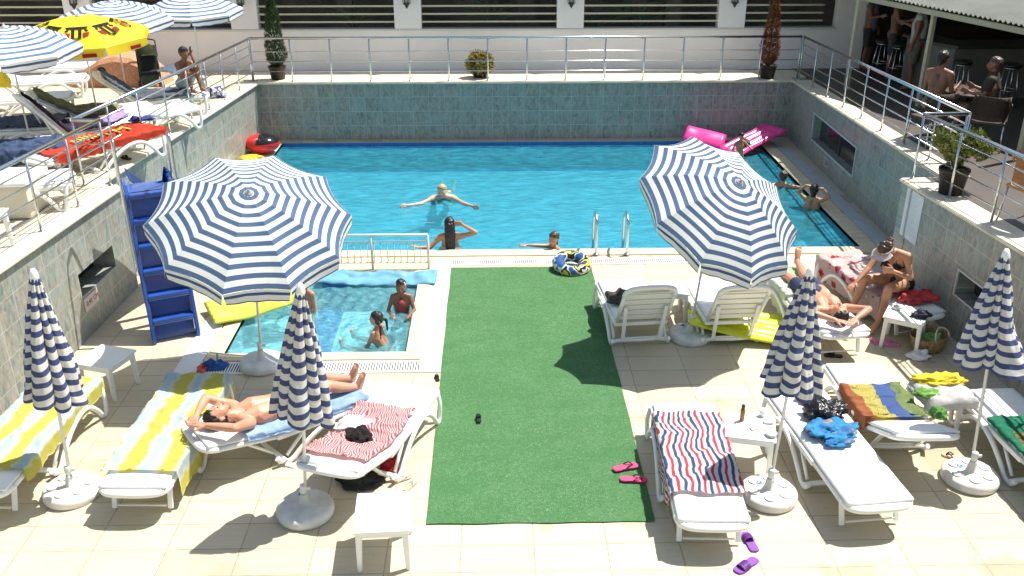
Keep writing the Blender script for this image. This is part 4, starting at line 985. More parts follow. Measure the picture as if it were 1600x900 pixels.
# ================================================================== SLIDE
def slide():
    root = thing('pool_slide', 'deep blue fibreglass slide with ladder steps and steel handrails beside left wall', 'slide')
    m = mat('blue_fibreglass', (.02, .075, .33), .22, coat=.3, noise=(3, .15)); b0 = V((-3.88, 10.16, 0)); b1 = V((-4.08, 10.60, 1.75))
    d = V((b1.x-b0.x, b1.y-b0.y, 0)); run = d.length; d.normalize(); n = V((d.y, -d.x, 0)); Wd = .245
    M = Matrix((n, d, V((0, 0, 1)))).transposed().to_4x4(); M.translation = b0
    N_ = 6; rise = 1.75/N_; st = run/N_
    bm = BM()
    for i in range(N_):
        z = rise*(i+1); y = st*i
        box(bm, (0, y+st/2+.01, z-.02), (2*Wd-.02, st+.05, .04), None, .015)
        box(bm, (0, y+.012, z-.045), (2*Wd-.02, .045, .05), None, .018)
        box(bm, (0, y+.085, z-rise/2-.03), (2*Wd-.03, .02, rise+.02), Matrix.Rotation(R(-10), 3, 'X'))
    bm.transform(M); obj('steps', bm, m, root)
    for s in (-1, 1):
        bm = BM(); x = s*(Wd+.012)
        prof_ = [(-.07, 0), (-.07, .06), (run-.06, 1.74), (run+.04, 1.84), (run+.38, 1.84), (run+.38, 1.66), (run+.10, 1.62), (.16, .0)]
        a = [bm.verts.new((x-.022, y, z)) for y, z in prof_]; c = [bm.verts.new((x+.022, y, z)) for y, z in prof_]
        bm.faces.new(a); bm.faces.new(c)
        for i in range(len(prof_)): j = (i+1) % len(prof_); bm.faces.new((a[i], a[j], c[j], c[i]))
        bmesh.ops.bevel(bm, geom=bm.edges[:], offset=.01, segments=2, affect='EDGES'); bm.transform(M); obj('side_panel', bm, m, root)
    bm = BM(); box(bm, (0, run+.18, 1.73), (2*Wd-.02, .40, .04), None, .012)
    for s in (-1, 1):
        for y in (run+.06, run+.34): box(bm, (s*(Wd-.06), y, .85), (.05, .05, 1.70))
    bm.transform(M); obj('platform', bm, m, root)
    # chute curving down into the pool
    top = M @ V((0, run+.36, 1.75)); pts = spline([top, top+V((.02, .55, -.40)), top+V((.05, 1.1, -.90)), top+V((.08, 1.75, -1.45)), top+V((.10, 2.2, -1.60))], 6); bm = BM(); rows = []
    for i, p in enumerate(pts):
        t = (pts[min(i+1, len(pts)-1)]-pts[max(0, i-1)]); t.z = 0; t.normalize(); q = V((t.y, -t.x, 0))
        rows.append([bm.verts.new(p+q*x+V((0, 0, z))) for x, z in ((-.26, .20), (-.24, .19), (-.20, .02), (0, -.02), (.20, .02), (.24, .19), (.26, .20))])
    for a, b in zip(rows, rows[1:]):
        for k in range(6): f = bm.faces.new((a[k], a[k+1], b[k+1], b[k])); f.smooth = True
    bmesh.ops.solidify(bm, geom=bm.faces[:], thickness=.015); obj('chute', bm, m, root)
    bm = BM(); p = pts[18]; tube(bm, [V((p.x, p.y, 0)), p-V((0, 0, .03))], .03, 8); obj('chute_support', bm, m, root)
    for s, up in ((-1, .0), (1, 0.)):
        bm = BM(); x = s*(Wd+.06)
        tube(bm, [M @ q for q in spline([V((x, .12, .85)), V((x, run*.6, 1.60)), V((x, run-.10, 2.32)), V((x, run-.02, 2.40)), V((x, run+.08, 2.34)), V((x, run+.22, 1.80))], 5)], .019, 8)
        obj('handrail', bm, M_steel, root)
slide()

# ================================================================== PEOPLE
def cone(bm, a, b, ra, rb, sub=2):
    t = bmesh.new()
    for p, r in ((a, ra), (b, rb)): bmesh.ops.create_icosphere(t, subdivisions=sub, radius=r, matrix=Matrix.Translation(V(p)))
    g = bmesh.ops.convex_hull(t, input=t.verts[:]); 
    dead = list({e for e in g['geom_interior']+g['geom_unused'] if isinstance(e, bmesh.types.BMVert) and e.is_valid})
    bmesh.ops.delete(t, geom=dead, context='VERTS'); merge(bm, t)
def hull(bm, sph, sub=2):
    t = bmesh.new()
    for p, r in sph: bmesh.ops.create_icosphere(t, subdivisions=sub, radius=r, matrix=Matrix.Translation(V(p)))
    g = bmesh.ops.convex_hull(t, input=t.verts[:])
    dead = list({e for e in g['geom_interior']+g['geom_unused'] if isinstance(e, bmesh.types.BMVert) and e.is_valid})
    bmesh.ops.delete(t, geom=dead, context='VERTS'); merge(bm, t)
def fused(name, bm, m, parent, voxel=.008, smooth=3, disp=0.):
    """union of the blobs as one continuous skin"""
    me = bpy.data.meshes.new(name); bm.to_mesh(me); bm.free(); o = bpy.data.objects.new(name, me); COL.objects.link(o)
    md = o.modifiers.new('r', 'REMESH'); md.mode = 'VOXEL'; md.voxel_size = voxel; md.use_smooth_shade = True
    sm = o.modifiers.new('s', 'SMOOTH'); sm.factor = .5; sm.iterations = smooth
    dg = bpy.context.evaluated_depsgraph_get(); me2 = bpy.data.meshes.new_from_object(o.evaluated_get(dg))
    o.modifiers.clear(); o.data = me2; bpy.data.meshes.remove(me); me2.name = name; me2.materials.clear(); me2.materials.append(m)
    for p in me2.polygons: p.use_smooth = True
    if disp:
        for v in me2.vertices: v.co += v.normal*disp*mnoise.noise(v.co*45)
    o.parent = parent; return o
def skin(name, col): return mat(name, col, .40, noise=(5, .22), spec=.45, bump=(70, .12))
SK = dict(tan=skin('tanned_skin', (.46, .235, .135)), red=skin('sunburnt_skin', (.56, .27, .17)), fair=skin('fair_skin', (.60, .38, .27)), dark=skin('deep_tan_shade_skin', (.21, .095, .055)))  # the dark tone also puts the bar's shade into its guests' skin
HR = dict(black=mat('black_hair', (.012, .009, .008), .45, noise=(40, .4)), brown=mat('brown_hair', (.06, .03, .018), .45, noise=(40, .4)), blond=mat('blond_hair', (.42, .30, .15), .5, noise=(40, .3)))
M_eye = mat('eye', (.02, .015, .012), .2); M_lip = mat('lip', (.32, .09, .07), .5)
def hand(bm, w_, d, side, nrm, k=1., curl=.35, fr=1.):
    """w_ wrist, d direction, side = thumb side, nrm = back of the hand"""
    d = V(d).normalized(); side = V(side); side = (side-d*side.dot(d)).normalized(); nrm = d.cross(side) if V(nrm).dot(d.cross(side)) > 0 else side.cross(d)
    P = lambda a, b, c=0: w_+d*a*k+side*b*k+nrm*c*k
    hull(bm, [(P(.01, .016), .014*k), (P(.01, -.016), .014*k), (P(.085, .032), .012*k), (P(.085, -.034), .011*k), (P(.045, .03), .015*k)], 1)
    for b, l in ((.031, .068), (.010, .078), (-.012, .072), (-.033, .056)):
        a0 = P(.085, b); a1 = P(.085+l*.5, b*1.15, -.018*curl*2*.4); a2 = a1+(d*math.cos(curl*1.6)-nrm*math.sin(curl*1.6))*l*.5*k
        cone(bm, a0, a1, .0098*k*fr, .0088*k*fr, 1); cone(bm, a1, a2, .0088*k*fr, .0074*k*fr, 1)
    t1 = P(.05, .055, -.012); cone(bm, P(.02, .026), t1, .015*k, .0115*k, 1); cone(bm, t1, P(.085, .070, -.022), .0115*k*fr, .0088*k*fr, 1)
def head_blobs(bm, c, f, u, k=1.):
    f = V(f).normalized(); u = V(u); u = (u-f*u.dot(f)).normalized(); s = f.cross(u)
    P = lambda a, b, cc: c+s*a*k+f*b*k+u*cc*k
    hull(bm, [(P(0, -.022, .035), .082*k), (P(0, .012, .045), .070*k), (P(.022, .035, -.02), .052*k), (P(-.022, .035, -.02), .052*k), (P(0, .052, -.078), .030*k)])
    hull(bm, [(P(0, .092, .012), .008*k), (P(0, .112, -.025), .011*k), (P(.012, .094, -.030), .008*k), (P(-.012, .094, -.030), .008*k)], 1)
    for q in (-1, 1): hull(bm, [(P(q*.080, -.008, .012), .010*k), (P(q*.082, -.012, -.025), .008*k), (P(q*.088, -.022, .010), .007*k)], 1); cone(bm, P(q*.012, .086, .020), P(q*.045, .074, .022), .010*k, .008*k, 1)
    hull(bm, [(P(.018, .084, -.055), .007*k), (P(-.018, .084, -.055), .007*k), (P(0, .090, -.055), .010*k)], 1)
    return P
def person(label, J, k=1., sk='tan', hair='black', hairs=None, clothes=(), voxel=.008, female=False, face=True, fr=1., group=None, loc=None, hands=True, haircap=True, extra=None):
    """J: joints in world space; missing legs are allowed for swimmers seen only above the water (legs still built under it)"""
    root = thing('person', label, 'person', loc or V(J['pel'])); o0 = root.location.copy()
    g = lambda n: V(J[n])-o0
    bm = BM(); pel, ch, nk, hd = g('pel'), g('chest'), g('neck'), g('head')
    sL, sR = g('shL'), g('shR'); sx = (sR-sL).normalized(); hx = (g('hipR')-g('hipL')).normalized()
    spine = (nk-pel).normalized(); fw = sx.cross(spine).normalized(); fw = fw if fw.dot(V(J.get('front', fw))) >= 0 else -fw
    m1 = pel.lerp(ch, .45); m2 = (m1-pel)
    wq = .85 if female else 1.
    for q in (-1, 1):
        cone(bm, pel+hx*q*.075*k, m1+sx*q*.055*k*wq, .098*k, .086*k*wq)
        cone(bm, m1+sx*q*.055*k*wq, ch+sx*q*.075*k*wq, .086*k*wq, .102*k*wq)
        cone(bm, ch+sx*q*.075*k*wq, nk.lerp((sR if q > 0 else sL), .45)-spine*.03*k, .098*k*wq, .055*k)
        cone(bm, nk+sx*q*.02*k-spine*.01*k, (sR if q > 0 else sL), .045*k, .056*k)
        cone(bm, pel-hx*q*-.02*k+hx*q*.05*k-fw*.035*k, g('hipR' if q > 0 else 'hipL')-fw*.03*k, .092*k, .090*k)
        if female: cone(bm, ch+sx*q*.075*k+fw*.055*k-spine*.02*k, ch+sx*q*.080*k+fw*.085*k-spine*.045*k, .058*k, .048*k)
        else: cone(bm, ch+sx*q*.07*k+fw*.045*k, ch+sx*q*.10*k+fw*.03*k+spine*.03*k, .058*k, .05*k)
    cone(bm, nk-spine*.03*k, hd-(hd-nk)*.25, .058*k, .052*k)
    hk = k if k > .86 else k*(1.14 if k > .75 else 1.24)
    P = head_blobs(bm, hd, J['face'], J['up'], hk)
    for s_, sh, el, wr in (('L', sL, g('elL'), g('wrL')), ('R', sR, g('elR'), g('wrR'))):
        cone(bm, sh, sh.lerp(el, .25), .057*k, .050*k); cone(bm, sh.lerp(el, .2), el, .049*k*wq, .038*k)
        cone(bm, el, el.lerp(wr, .3), .039*k, .041*k*wq); cone(bm, el.lerp(wr, .3), wr, .040*k*wq, .025*k)
        if hands:
            d = V(J.get('hd'+s_, wr-el)); hand(bm, wr, d, J.get('th'+s_, fw), J.get('hn'+s_, V((0, 0, 1))), k, J.get('curl', .35), fr)
    for s_ in 'LR':
        hp, kn, an = g('hip'+s_), g('kn'+s_), g('an'+s_)
        cone(bm, hp, hp.lerp(kn, .35), .092*k, .082*k); cone(bm, hp.lerp(kn, .3), kn, .083*k, .055*k)
        ax = (an-kn).normalized(); bk = -V(J.get('kf'+s_, fw)).normalized()
        cone(bm, kn, kn.lerp(an, .3)+bk*.012*k, .055*k, .056*k); cone(bm, kn.lerp(an, .28)+bk*.012*k, an, .056*k, .034*k)
        toe = g('toe'+s_); fd = (toe-an).normalized(); heel = an-fd*.03*k+ax*.03*k
        sd_ = fd.cross(ax).normalized()
        hull(bm, [(an, .036*k), (heel, .030*k), (an.lerp(toe, .55)+ax*.012*k, .032*k), (toe+sd_*.022*k-fd*.03*k, .022*k), (toe-sd_*.022*k-fd*.035*k, .020*k)])
        for i in range(5):
            q = (i-2)*.0165*k; cone(bm, toe+sd_*q-fd*.035*k, toe+sd_*q+fd*(.018-.006*abs(i-1))*k, .0105*k, .009*k, 1)
    body = fused('body', bm, SK[sk], root, voxel)
    f = V(J['face']).normalized()
    if face:
        for q in (-1, 1):
            bm = BM(); bmesh.ops.create_uvsphere(bm, u_segments=10, v_segments=6, radius=.0095*hk); bm.transform(Matrix.Translation(P(q*.030, .0785, .002))); obj('eye', bm, M_eye, root, True)
        bm = BM(); cone(bm, P(-.020, .0925, -.056), P(.020, .0925, -.056), .0055*k, .0055*k, 1); obj('mouth', bm, M_lip, root, True)
    if haircap:
        bm = BM(); hull(bm, [(P(0, -.030, .042), .089*hk), (P(0, .004, .060), .075*hk), (P(0, -.040, -.01), .070*hk)])
        for a, b, ra, rb in (hairs or []): cone(bm, P(*a), P(*b), ra*hk, rb*hk)
        fused('hair', bm, HR[hair], root, max(.008, voxel), 2, .012*k)
    for nm, m_, cs in clothes:
        bm = BM()
        for a, b, ra, rb in cs:
            a = (V(a)-o0) if not isinstance(a, str) else g(a); b = (V(b)-o0) if not isinstance(b, str) else g(b); cone(bm, a, b, ra*k, rb*k)
        fused(nm, bm, m_, root, max(voxel, .009), 2)
    return root
def lerp(a, b, t): return V(a).lerp(V(b), t)
def legs_standing(J, k, dirf=V((0, -1, 0)), floor=None, spread=.09):
    pel = V(J['pel']); sx = (V(J['shR'])-V(J['shL'])); sx.z = 0; sx.normalize()
    for s_, q in (('L', -1), ('R', 1)):
        hp = pel+sx*q*spread*k-V((0, 0, .05*k)); J['hip'+s_] = hp
        J['kn'+s_] = hp-V((0, 0, .42*k))+dirf*.03*k; J['an'+s_] = hp-V((0, 0, .82*k)); J['toe'+s_] = J['an'+s_]+dirf*.16*k-V((0, 0, .05*k))
    return J
def upright(shc, k, front, rest=None, lean=V((0, 0, 0))):
    """joints of an upright torso whose shoulder centre is shc and which faces 'front'"""
    f = V(front); f.z = 0; f.normalize(); r = f.cross(V((0, 0, 1)))          # person's right hand side
    up = (V((0, 0, 1))+lean).normalized(); shc = V(shc)
    J = dict(front=f, face=f, up=V((0, 0, 1)), neck=shc+up*.06*k, head=shc+up*.21*k+f*.02*k, chest=shc-up*.15*k, pel=shc-up*.48*k, shL=shc-r*.165*k, shR=shc+r*.165*k)
    J['elL'] = J['shL']-r*.05*k-V((0, 0, .27*k)); J['elR'] = J['shR']+r*.05*k-V((0, 0, .27*k))
    J['wrL'] = J['elL']-V((0, 0, .24*k))+f*.06*k; J['wrR'] = J['elR']-V((0, 0, .24*k))+f*.06*k
    legs_standing(J, k, f); J['_r'] = r; J['_f'] = f; J['_s'] = shc; return J
M_swim = {n: mat('swimwear_'+n, c, .75, noise=(20, .2)) for n, c in dict(black=(.012, .012, .014), navy=(.02, .03, .08), white=(.6, .6, .58), grey=(.2, .2, .22), redp=(.35, .05, .05)).items()}
def trunks(J, m, leg=.45):
    return ('swim_trunks', m, [(V(J['pel'])+V(J['_u'])*.06 if '_u' in J else J['pel'], lerp(J['hipL'], J['hipR'], .5), .118, .112), ('hipL', lerp(J['hipL'], J['knL'], leg), .103, .088), ('hipR', lerp(J['hipR'], J['knR'], leg), .103, .088), ('hipL', 'hipR', .105, .105)])

# --- man lying on LC
def lie(root, J, flip=1):
    return {n: (on(root, *v) if isinstance(v, tuple) and len(v) == 3 else v) for n, v in J.items()}
def lying(root, dz=.10, s0=.0, elx=.34, kneeup=0., hands_up=.0):
    a = dz
    J = dict(head=(0, s0+1.67, a+.075), neck=(0, s0+1.50, a+.03), chest=(0, s0+1.30, a+.035), pel=(0, s0+.93, a+.03), shL=(-.19, s0+1.44, a+.03), shR=(.19, s0+1.44, a+.03),
             elL=(-elx, s0+1.66, a+.10), elR=(elx, s0+1.66, a+.10), wrL=(-.12, s0+1.83, a+.06), wrR=(.12, s0+1.83, a+.06),
             hipL=(-.09, s0+.89, a+.02), hipR=(.09, s0+.89, a+.02), knL=(-.12, s0+.47, a+.02+kneeup), knR=(.11, s0+.47, a+.04), anL=(-.15, s0+.06, a-.02), anR=(.13, s0+.07, a-.01), toeL=(-.19, s0+.02, a+.14), toeR=(.18, s0+.02, a+.15))
    J = lie(root, J); up3 = V((0, 0, 1)); h = (J['neck']-J['pel']); h.z = 0; h.normalize(); r = h.cross(up3)
    J.update(front=up3, face=(up3+h*.1), up=h-up3*.1, kfL=up3, kfR=up3, _u=h)
    J['hdL'] = r*.6+h*.5; J['hdR'] = -r*.6+h*.5; J['thL'] = h; J['thR'] = h; J['hnL'] = up3; J['hnR'] = up3
    return J
J = lying(LC, .085, -.02); J['face'] = V((-.10, .12, 1))
J.update(knL=on(LC, -.10, .52, .20), anL=on(LC, -.12, .22, .08), toeL=on(LC, -.13, .14, .22), knR=on(LC, .08, .52, .22), anR=on(LC, .05, .20, .10), toeR=on(LC, .04, .12, .24))
person('man in black trunks lying on his back on a light blue towel', J, 1.10, 'red', 'black', clothes=[trunks(J, M_swim['black'], .30)], voxel=.0072)
J = lying(LK, .085, -.02, .36, .0)
J.update(knL=on(LK, -.10, .45, .12), anL=on(LK, -.16, .02, .16), toeL=on(LK, -.19, -.05, .32))
person('man in dark shorts lying on his back near the right wall', J, 1.06, 'red', 'black', clothes=[trunks(J, M_swim['navy'], .55)], voxel=.0072)
# sunglasses on him
g_ = bpy.data.objects.new('sunglasses', None)
# --- woman with visor, seated on LL, leaning forward
def seated_woman():
    hip = at(1420, 452, .52); J = {}
    fdir = V((-.80, -.55, 0)).normalized(); r = fdir.cross(V((0, 0, 1)))
    pel = V((4.98+.10, 10.55, .53)); shc = pel+V((0, 0, .42))+fdir*.20
    J = dict(front=fdir, face=(fdir+V((0, 0, -.75))).normalized(), up=(V((0, 0, 1))+fdir*.7).normalized(), pel=pel, chest=shc-V((0, 0, .14))-fdir*.04, neck=shc+V((0, 0, .04))+fdir*.05, head=shc+V((0, 0, .055))+fdir*.21,
             shL=shc-r*.17, shR=shc+r*.17)
    J['hipL'] = pel-r*.10-V((0, 0, .02)); J['hipR'] = pel+r*.10-V((0, 0, .02))
    J['knR'] = pel+fdir*.36+r*.24+V((0, 0, .02)); J['anR'] = J['knR']+V((-.12, -.02, -.42)) ; J['toeR'] = J['anR']+V((-.14, -.06, -.05))
    J['knL'] = pel+fdir*.40-r*.12+V((0, 0, .03)); J['anL'] = J['knL']+fdir*.10+V((0, 0, -.44)); J['toeL'] = J['anL']+fdir*.15+V((0, 0, -.05))
    J['elR'] = J['shR']+fdir*.20+V((-.02, 0, -.22)); J['wrR'] = J['elR']+fdir*.18+V((-.04, -.03, -.14)); J['hdR'] = fdir+V((0, 0, -.4))
    J['elL'] = J['shL']-r*.10+V((0, 0, -.24))+fdir*.02; J['wrL'] = J['elL']+fdir*.17+r*.13+V((0, 0, .08)); J['hdL'] = fdir*.5+r*.6+V((0, 0, .1)); J['curl'] = .7
    J['thL'] = V((0, 0, 1)); J['thR'] = r*-1
    for q in 'LR':
        if J['an'+q].z < .06: J['an'+q].z = .06
        J['toe'+q].z = max(.03, min(J['toe'+q].z, .04)); J['kf'+q] = fdir
    mk = M_swim['black']; c = J['chest']; ff = (fdir+V((0, 0, -.35))).normalized()
    cl = [('bikini_top', mk, [(c-r*.075+ff*.066, c-r*.080+ff*.088-V((0, 0, .03)), .056, .050), (c+r*.075+ff*.066, c+r*.080+ff*.088-V((0, 0, .03)), .056, .050),
           (c-r*.12+ff*.06, c-r*.17, .016, .012), (c-r*.17, c-ff*.10-r*.05, .012, .012), (c+r*.12+ff*.06, c+r*.17, .016, .012), (c+r*.17, c-ff*.10+r*.05, .012, .012),
           (c-r*.08+ff*.10, J['neck']-r*.055, .008, .008), (c+r*.08+ff*.10, J['neck']+r*.055, .008, .008)]),
          ('bikini_bottom', mk, [('hipL', 'hipR', .108, .108), (pel+V((0, 0, .04)), pel-V((0, 0, .04)), .124, .118)])]
    w_ = person('woman in black bikini and white visor seated on the floral towel lounger leaning forward', J, 1.03, 'tan', 'brown', [((0, -.08, .06), (0, -.13, .08), .045, .035), ((.03, -.03, .11), (-.03, -.05, .11), .03, .03)], cl, .0075, True)
    f = J['face'].normalized(); u = J['up']; u = (u-f*u.dot(f)).normalized(); s = f.cross(u); c = V(J['head'])-w_.location
    bm = BM(); P = lambda a, b, cc: c+s*a+f*b+u*cc
    def vf(a, t):
        th = -1.35+2.7*a; rr = .098+.075*t*math.cos(th*.75); return P(rr*math.sin(th)*.98, rr*math.cos(th), .052-.02*t)
    grid(bm, 20, 4, vf)
    def bf2(a, t): th = 2*math.pi*a; return P(.096*math.sin(th), -.012+.100*math.cos(th), .048+.032*t)
    grid(bm, 30, 2, bf2); bmesh.ops.solidify(bm, geom=bm.faces[:], thickness=.004); obj('sun_visor', bm, mat('white_visor', (.72, .66, .66), .5), w_, True)
seated_woman()

def swim_j(px, py, z, k, front, **kw):
    s = at(px, py, z); return upright(s, k, front, **kw)
WZ = -.04
# long haired woman from behind, hand to her head
J = upright(at(703, 370, .16), .92, (-.1, 1, 0)); r = J['_r']; f = J['_f']
J['elR'] = J['shR']+r*.24+V((0, 0, .05)); J['wrR'] = J['elR']-r*.20+V((0, 0, .14)); J['hdR'] = -r+V((0, 0, .2)); J['elL'] = J['shL']-r*.16+V((0, 0, -.14))-f*.05; J['wrL'] = J['elL']-r*.16+V((0, 0, .02))-f*.03; J['hdL'] = -r+V((0, 0, .4)); J['thR'] = V((0, 0, 1))
person('woman with long dark wet hair seen from behind standing in the pool touching her head', J, .92, 'tan', 'black', [((0, -.06, 0), (0, -.09, -.16), .085, .09), ((0, -.09, -.16), (0, -.10, -.38), .09, .075)], [('bikini_top', M_swim['white'], [(J['chest']-V((0, 0, .04))-r*.13-f*.05, J['chest']-V((0, 0, .04))+r*.13-f*.05, .052, .052)])], .009, True)
# breast stroke swimmer facing the camera
sc_ = at(693, 308, .0); J = dict(front=V((0, -.5, -1)), face=V((-.1, -1, -.15)), up=V((0, -.1, 1)), neck=sc_+V((0, -.02, .03)), head=sc_+V((-.02, -.10, .14)), chest=sc_+V((0, .13, -.06)), pel=sc_+V((0, .48, -.16)),
         shL=sc_+V((.165, 0, -.01)), shR=sc_+V((-.165, 0, -.01)), elL=sc_+V((.35, -.22, -.04)), elR=sc_+V((-.38, -.20, -.05)), wrL=sc_+V((.52, -.40, -.03)), wrR=sc_+V((-.60, -.34, -.03)),
         hipL=sc_+V((.09, .53, -.17)), hipR=sc_+V((-.09, .53, -.17)), knL=sc_+V((.12, .92, -.24)), knR=sc_+V((-.12, .92, -.26)), anL=sc_+V((.14, 1.30, -.17)), anR=sc_+V((-.10, 1.34, -.16)), toeL=sc_+V((.15, 1.44, -.16)), toeR=sc_+V((-.10, 1.50, -.20)))
person('blond woman swimming breaststroke towards the camera in the middle of the pool', J, .95, 'fair', 'blond', [((0, -.05, 0), (0, -.07, -.06), .08, .06)], [('swimsuit', M_swim['grey'], [(J['chest'], J['pel'], .135, .13)])], .009, True)
# child by the swim ring
J = upright(at(866, 388, .0), .72, (-.8, -.6, 0)); r = J['_r']; f = J['_f']
J['elR'] = J['shR']+V((-.18, -.05, .03)); J['wrR'] = J['elR']+V((-.17, -.03, .02)); J['elL'] = J['shL']+V((.14, -.04, -.05)); J['wrL'] = J['elL']+V((.12, -.12, .05))
J['face'] = V((-.5, -.8, -.1))
person('child in the pool reaching out one arm behind the swim ring', J, .72, 'tan', 'brown', [((0, -.06, 0), (0, -.07, -.10), .06, .04)], [], .008, fr=1.2)
# girl with scarf in the paddling pool
J = upright(at(627, 463, .18), .66, (.0, -1, 0)); r = J['_r']; f = J['_f']
J['elL'] = J['shL']+V((.06, -.08, -.16)); J['wrL'] = J['elL']+V((-.05, -.14, .0)); J['elR'] = J['shR']+V((-.06, -.08, -.16)); J['wrR'] = J['elR']+V((.06, -.14, .0))
for q, sx in (('L', 1), ('R', -1)): J['hip'+q].z = -.22; J['kn'+q] = J['hip'+q]+V((sx*.04, -.26, .06)); J['an'+q] = J['kn'+q]+V((0, -.05, -.22)); J['an'+q].z = -.37; J['toe'+q] = J['an'+q]+V((0, -.11, -.02))
J['pel'].z = -.18
w_ = person('dark haired girl with white headband sitting in the paddling pool facing the camera', J, .66, 'dark', 'black', [((0, -.05, .0), (.0, -.06, -.12), .085, .07)], [('swimsuit', M_swim['redp'], [(J['chest'], J['pel'], .125, .12)])], .008, fr=1.2)
bm = BM(); c = V(J['head'])-w_.location; tube(bm, [c+V((.062*math.cos(a), -.008+.02*math.sin(a)-.02, .03+.056*math.sin(a))) for a in [math.pi*i/14 for i in range(15)]], .010, 6); obj('headband', bm, mat('white_headband', (.7, .7, .72), .6), w_, True)
# girl with pigtail, legs stretched to the left
J = upright(at(590, 515, .14), .66, (-.9, .35, 0)); r = J['_r']; f = J['_f']; fl = -.36
J['pel'] = J['_s']+V((.10, .03, -.33)); J['pel'].z = max(J['pel'].z, -.30)
for q, d in (('L', -.07), ('R', .07)):
    J['hip'+q] = J['pel']+r*d; J['kn'+q] = J['hip'+q]+f*.27+r*d+V((0, 0, .05)); J['an'+q] = J['kn'+q]+f*.27+V((0, 0, .0)); J['toe'+q] = J['an'+q]+f*.03+V((0, 0, .11)); J['kf'+q] = V((0, 0, 1))
J['elL'] = J['shL']+f*.08+V((0, 0, -.17)); J['wrL'] = J['elL']+f*.08+V((0, -.02, -.14)); J['elR'] = J['shR']+f*.10+V((0, 0, -.17)); J['wrR'] = J['elR']+f*.10+V((0, 0, -.12))
person('girl with two dark pigtails sitting in the paddling pool with legs stretched left', J, .66, 'tan', 'black', [((-.06, -.07, .0), (-.10, -.12, -.04), .022, .024), ((-.10, -.12, -.04), (-.11, -.12, -.24), .024, .012), ((.06, -.07, .0), (.10, -.12, -.04), .022, .024), ((.10, -.12, -.04), (.11, -.12, -.22), .024, .012)], [], .008, fr=1.2)
# child hidden behind the folded parasol
J = upright(at(478, 456, .20), .68, (-.6, -.8, 0)); J['elR'] = J['shR']+V((-.12, -.05, -.06)); J['wrR'] = J['elR']+V((-.08, -.04, .04))
J['pel'].z = -.12
for q, sx in (('L', 1), ('R', -1)): J['hip'+q].z = -.16; J['kn'+q] = J['hip'+q]+V((sx*.04, -.24, .02)); J['an'+q] = J['kn'+q]+V((0, -.1, -.20)); J['an'+q].z = -.36; J['toe'+q] = J['an'+q]+V((0, -.10, -.02))
person('child kneeling in the paddling pool half hidden behind the folded parasol', J, .68, 'tan', 'brown', None, [], .009)
# swimmers on the right
J = upright(at(1222, 290, -.02), .8, (.3, 1, 0)); J['elL'] = J['shL']+V((-.16, -.06, .0)); J['wrL'] = J['elL']+V((-.12, .06, .0)); J['elR'] = J['shR']+V((.16, -.08, .0)); J['wrR'] = J['elR']+V((.14, -.05, .0))
person('child with wet light brown hair swimming near the right pool edge', J, .8, 'tan', 'brown', None, [], .01)
J = upright(at(1270, 312, .10), .78, (.5, 1, 0)); r = J['_r']; J['elL'] = J['shL']-r*.13+V((0, 0, .10)); J['wrL'] = J['elL']+r*.12+V((0, 0, .14)); J['elR'] = J['shR']+r*.13+V((0, 0, .08)); J['wrR'] = J['elR']-r*.12+V((0, 0, .14)); J['hdL'] = r; J['hdR'] = -r
person('bather from behind with both hands on head beside the right pool edge', J, .78, 'tan', 'black', [((0, -.04, .0), (0, -.05, -.08), .07, .05)], [], .009)
J = upright(at(1157, 222, .30), .52, (.2, -1, 0)); J['elL'] = J['shL']+V((.1, -.05, -.10)); J['wrL'] = J['elL']+V((.0, -.14, .02)); J['elR'] = J['shR']+V((-.08, -.05, -.14)); J['wrR'] = J['elR']+V((.05, -.14, .0)); J['face'] = V((.2, -1, -.3))
person('small child held up beside the pink air mattress at the far corner', J, .52, 'tan', 'black', None, [], .01)
J = upright(at(1164, 240, -.06), .85, (-.1, 1, 0)); r = J['_r']; J['elL'] = J['shL']-r*.16+V((0, 0, -.02)); J['wrL'] = J['elL']+V((-.1, .14, .05)); J['elR'] = J['shR']+r*.15+V((0, .05, .02)); J['wrR'] = J['elR']+V((.05, .16, .08))
person('dark haired adult from behind in the pool holding the pink air mattress', J, .85, 'dark', 'black', None, [], .01)

# ================================================================== PLANTS
def leafy(bm, c, rad, n, size, flat=1., seed=0, shape=None, jit=.5):
    random.seed(seed)
    for _ in range(n):
        while True:
            p = V((random.uniform(-1, 1), random.uniform(-1, 1), random.uniform(-1, 1)))
            if .35 < p.length < 1: break
        q = V((p.x*rad[0], p.y*rad[1], p.z*rad[2]))
        if shape: q = shape(p)
        if mnoise.noise(q*4+V((seed, 0, 0))) < -.22: continue
        q += V(c); d = V((random.gauss(0, 1), random.gauss(0, 1), random.gauss(0, 1)+.3)).normalized(); s = d.cross(V((random.random(), random.random(), random.random()))).normalized()
        l = size*random.uniform(.6, 1.3); w_ = l*.32*flat
        vs = [bm.verts.new(x) for x in (q, q+d*l*.5+s*w_, q+d*l, q+d*l*.5-s*w_)]; bm.faces.new(vs)
def leafmat(name, c1, c2):
    k = NB(name, .6); n = k.noise(k.tc.outputs['Object'], 6, 4, .7); c = k.ramp(n, [(.3, c1), (.7, c2)]); k.base(c); k.translucent(.25, c); return k.m
def pot(root, r=.17, h=.26, m=None):
    bm = BM(); lathe(bm, [(r*.72, 0), (r*.95, h-.03), (r, h-.03), (r, h), (r*.88, h), (r*.84, h-.04)], 20); p = obj('pot', bm, m or mat('dark_pot', (.03, .022, .018), .6), root)
    bm = BM(); lathe(bm, [(r*.83, h-.05), (r*.83, h-.035)], 16); obj('soil', bm, mat('soil', (.05, .035, .02), .95), p)
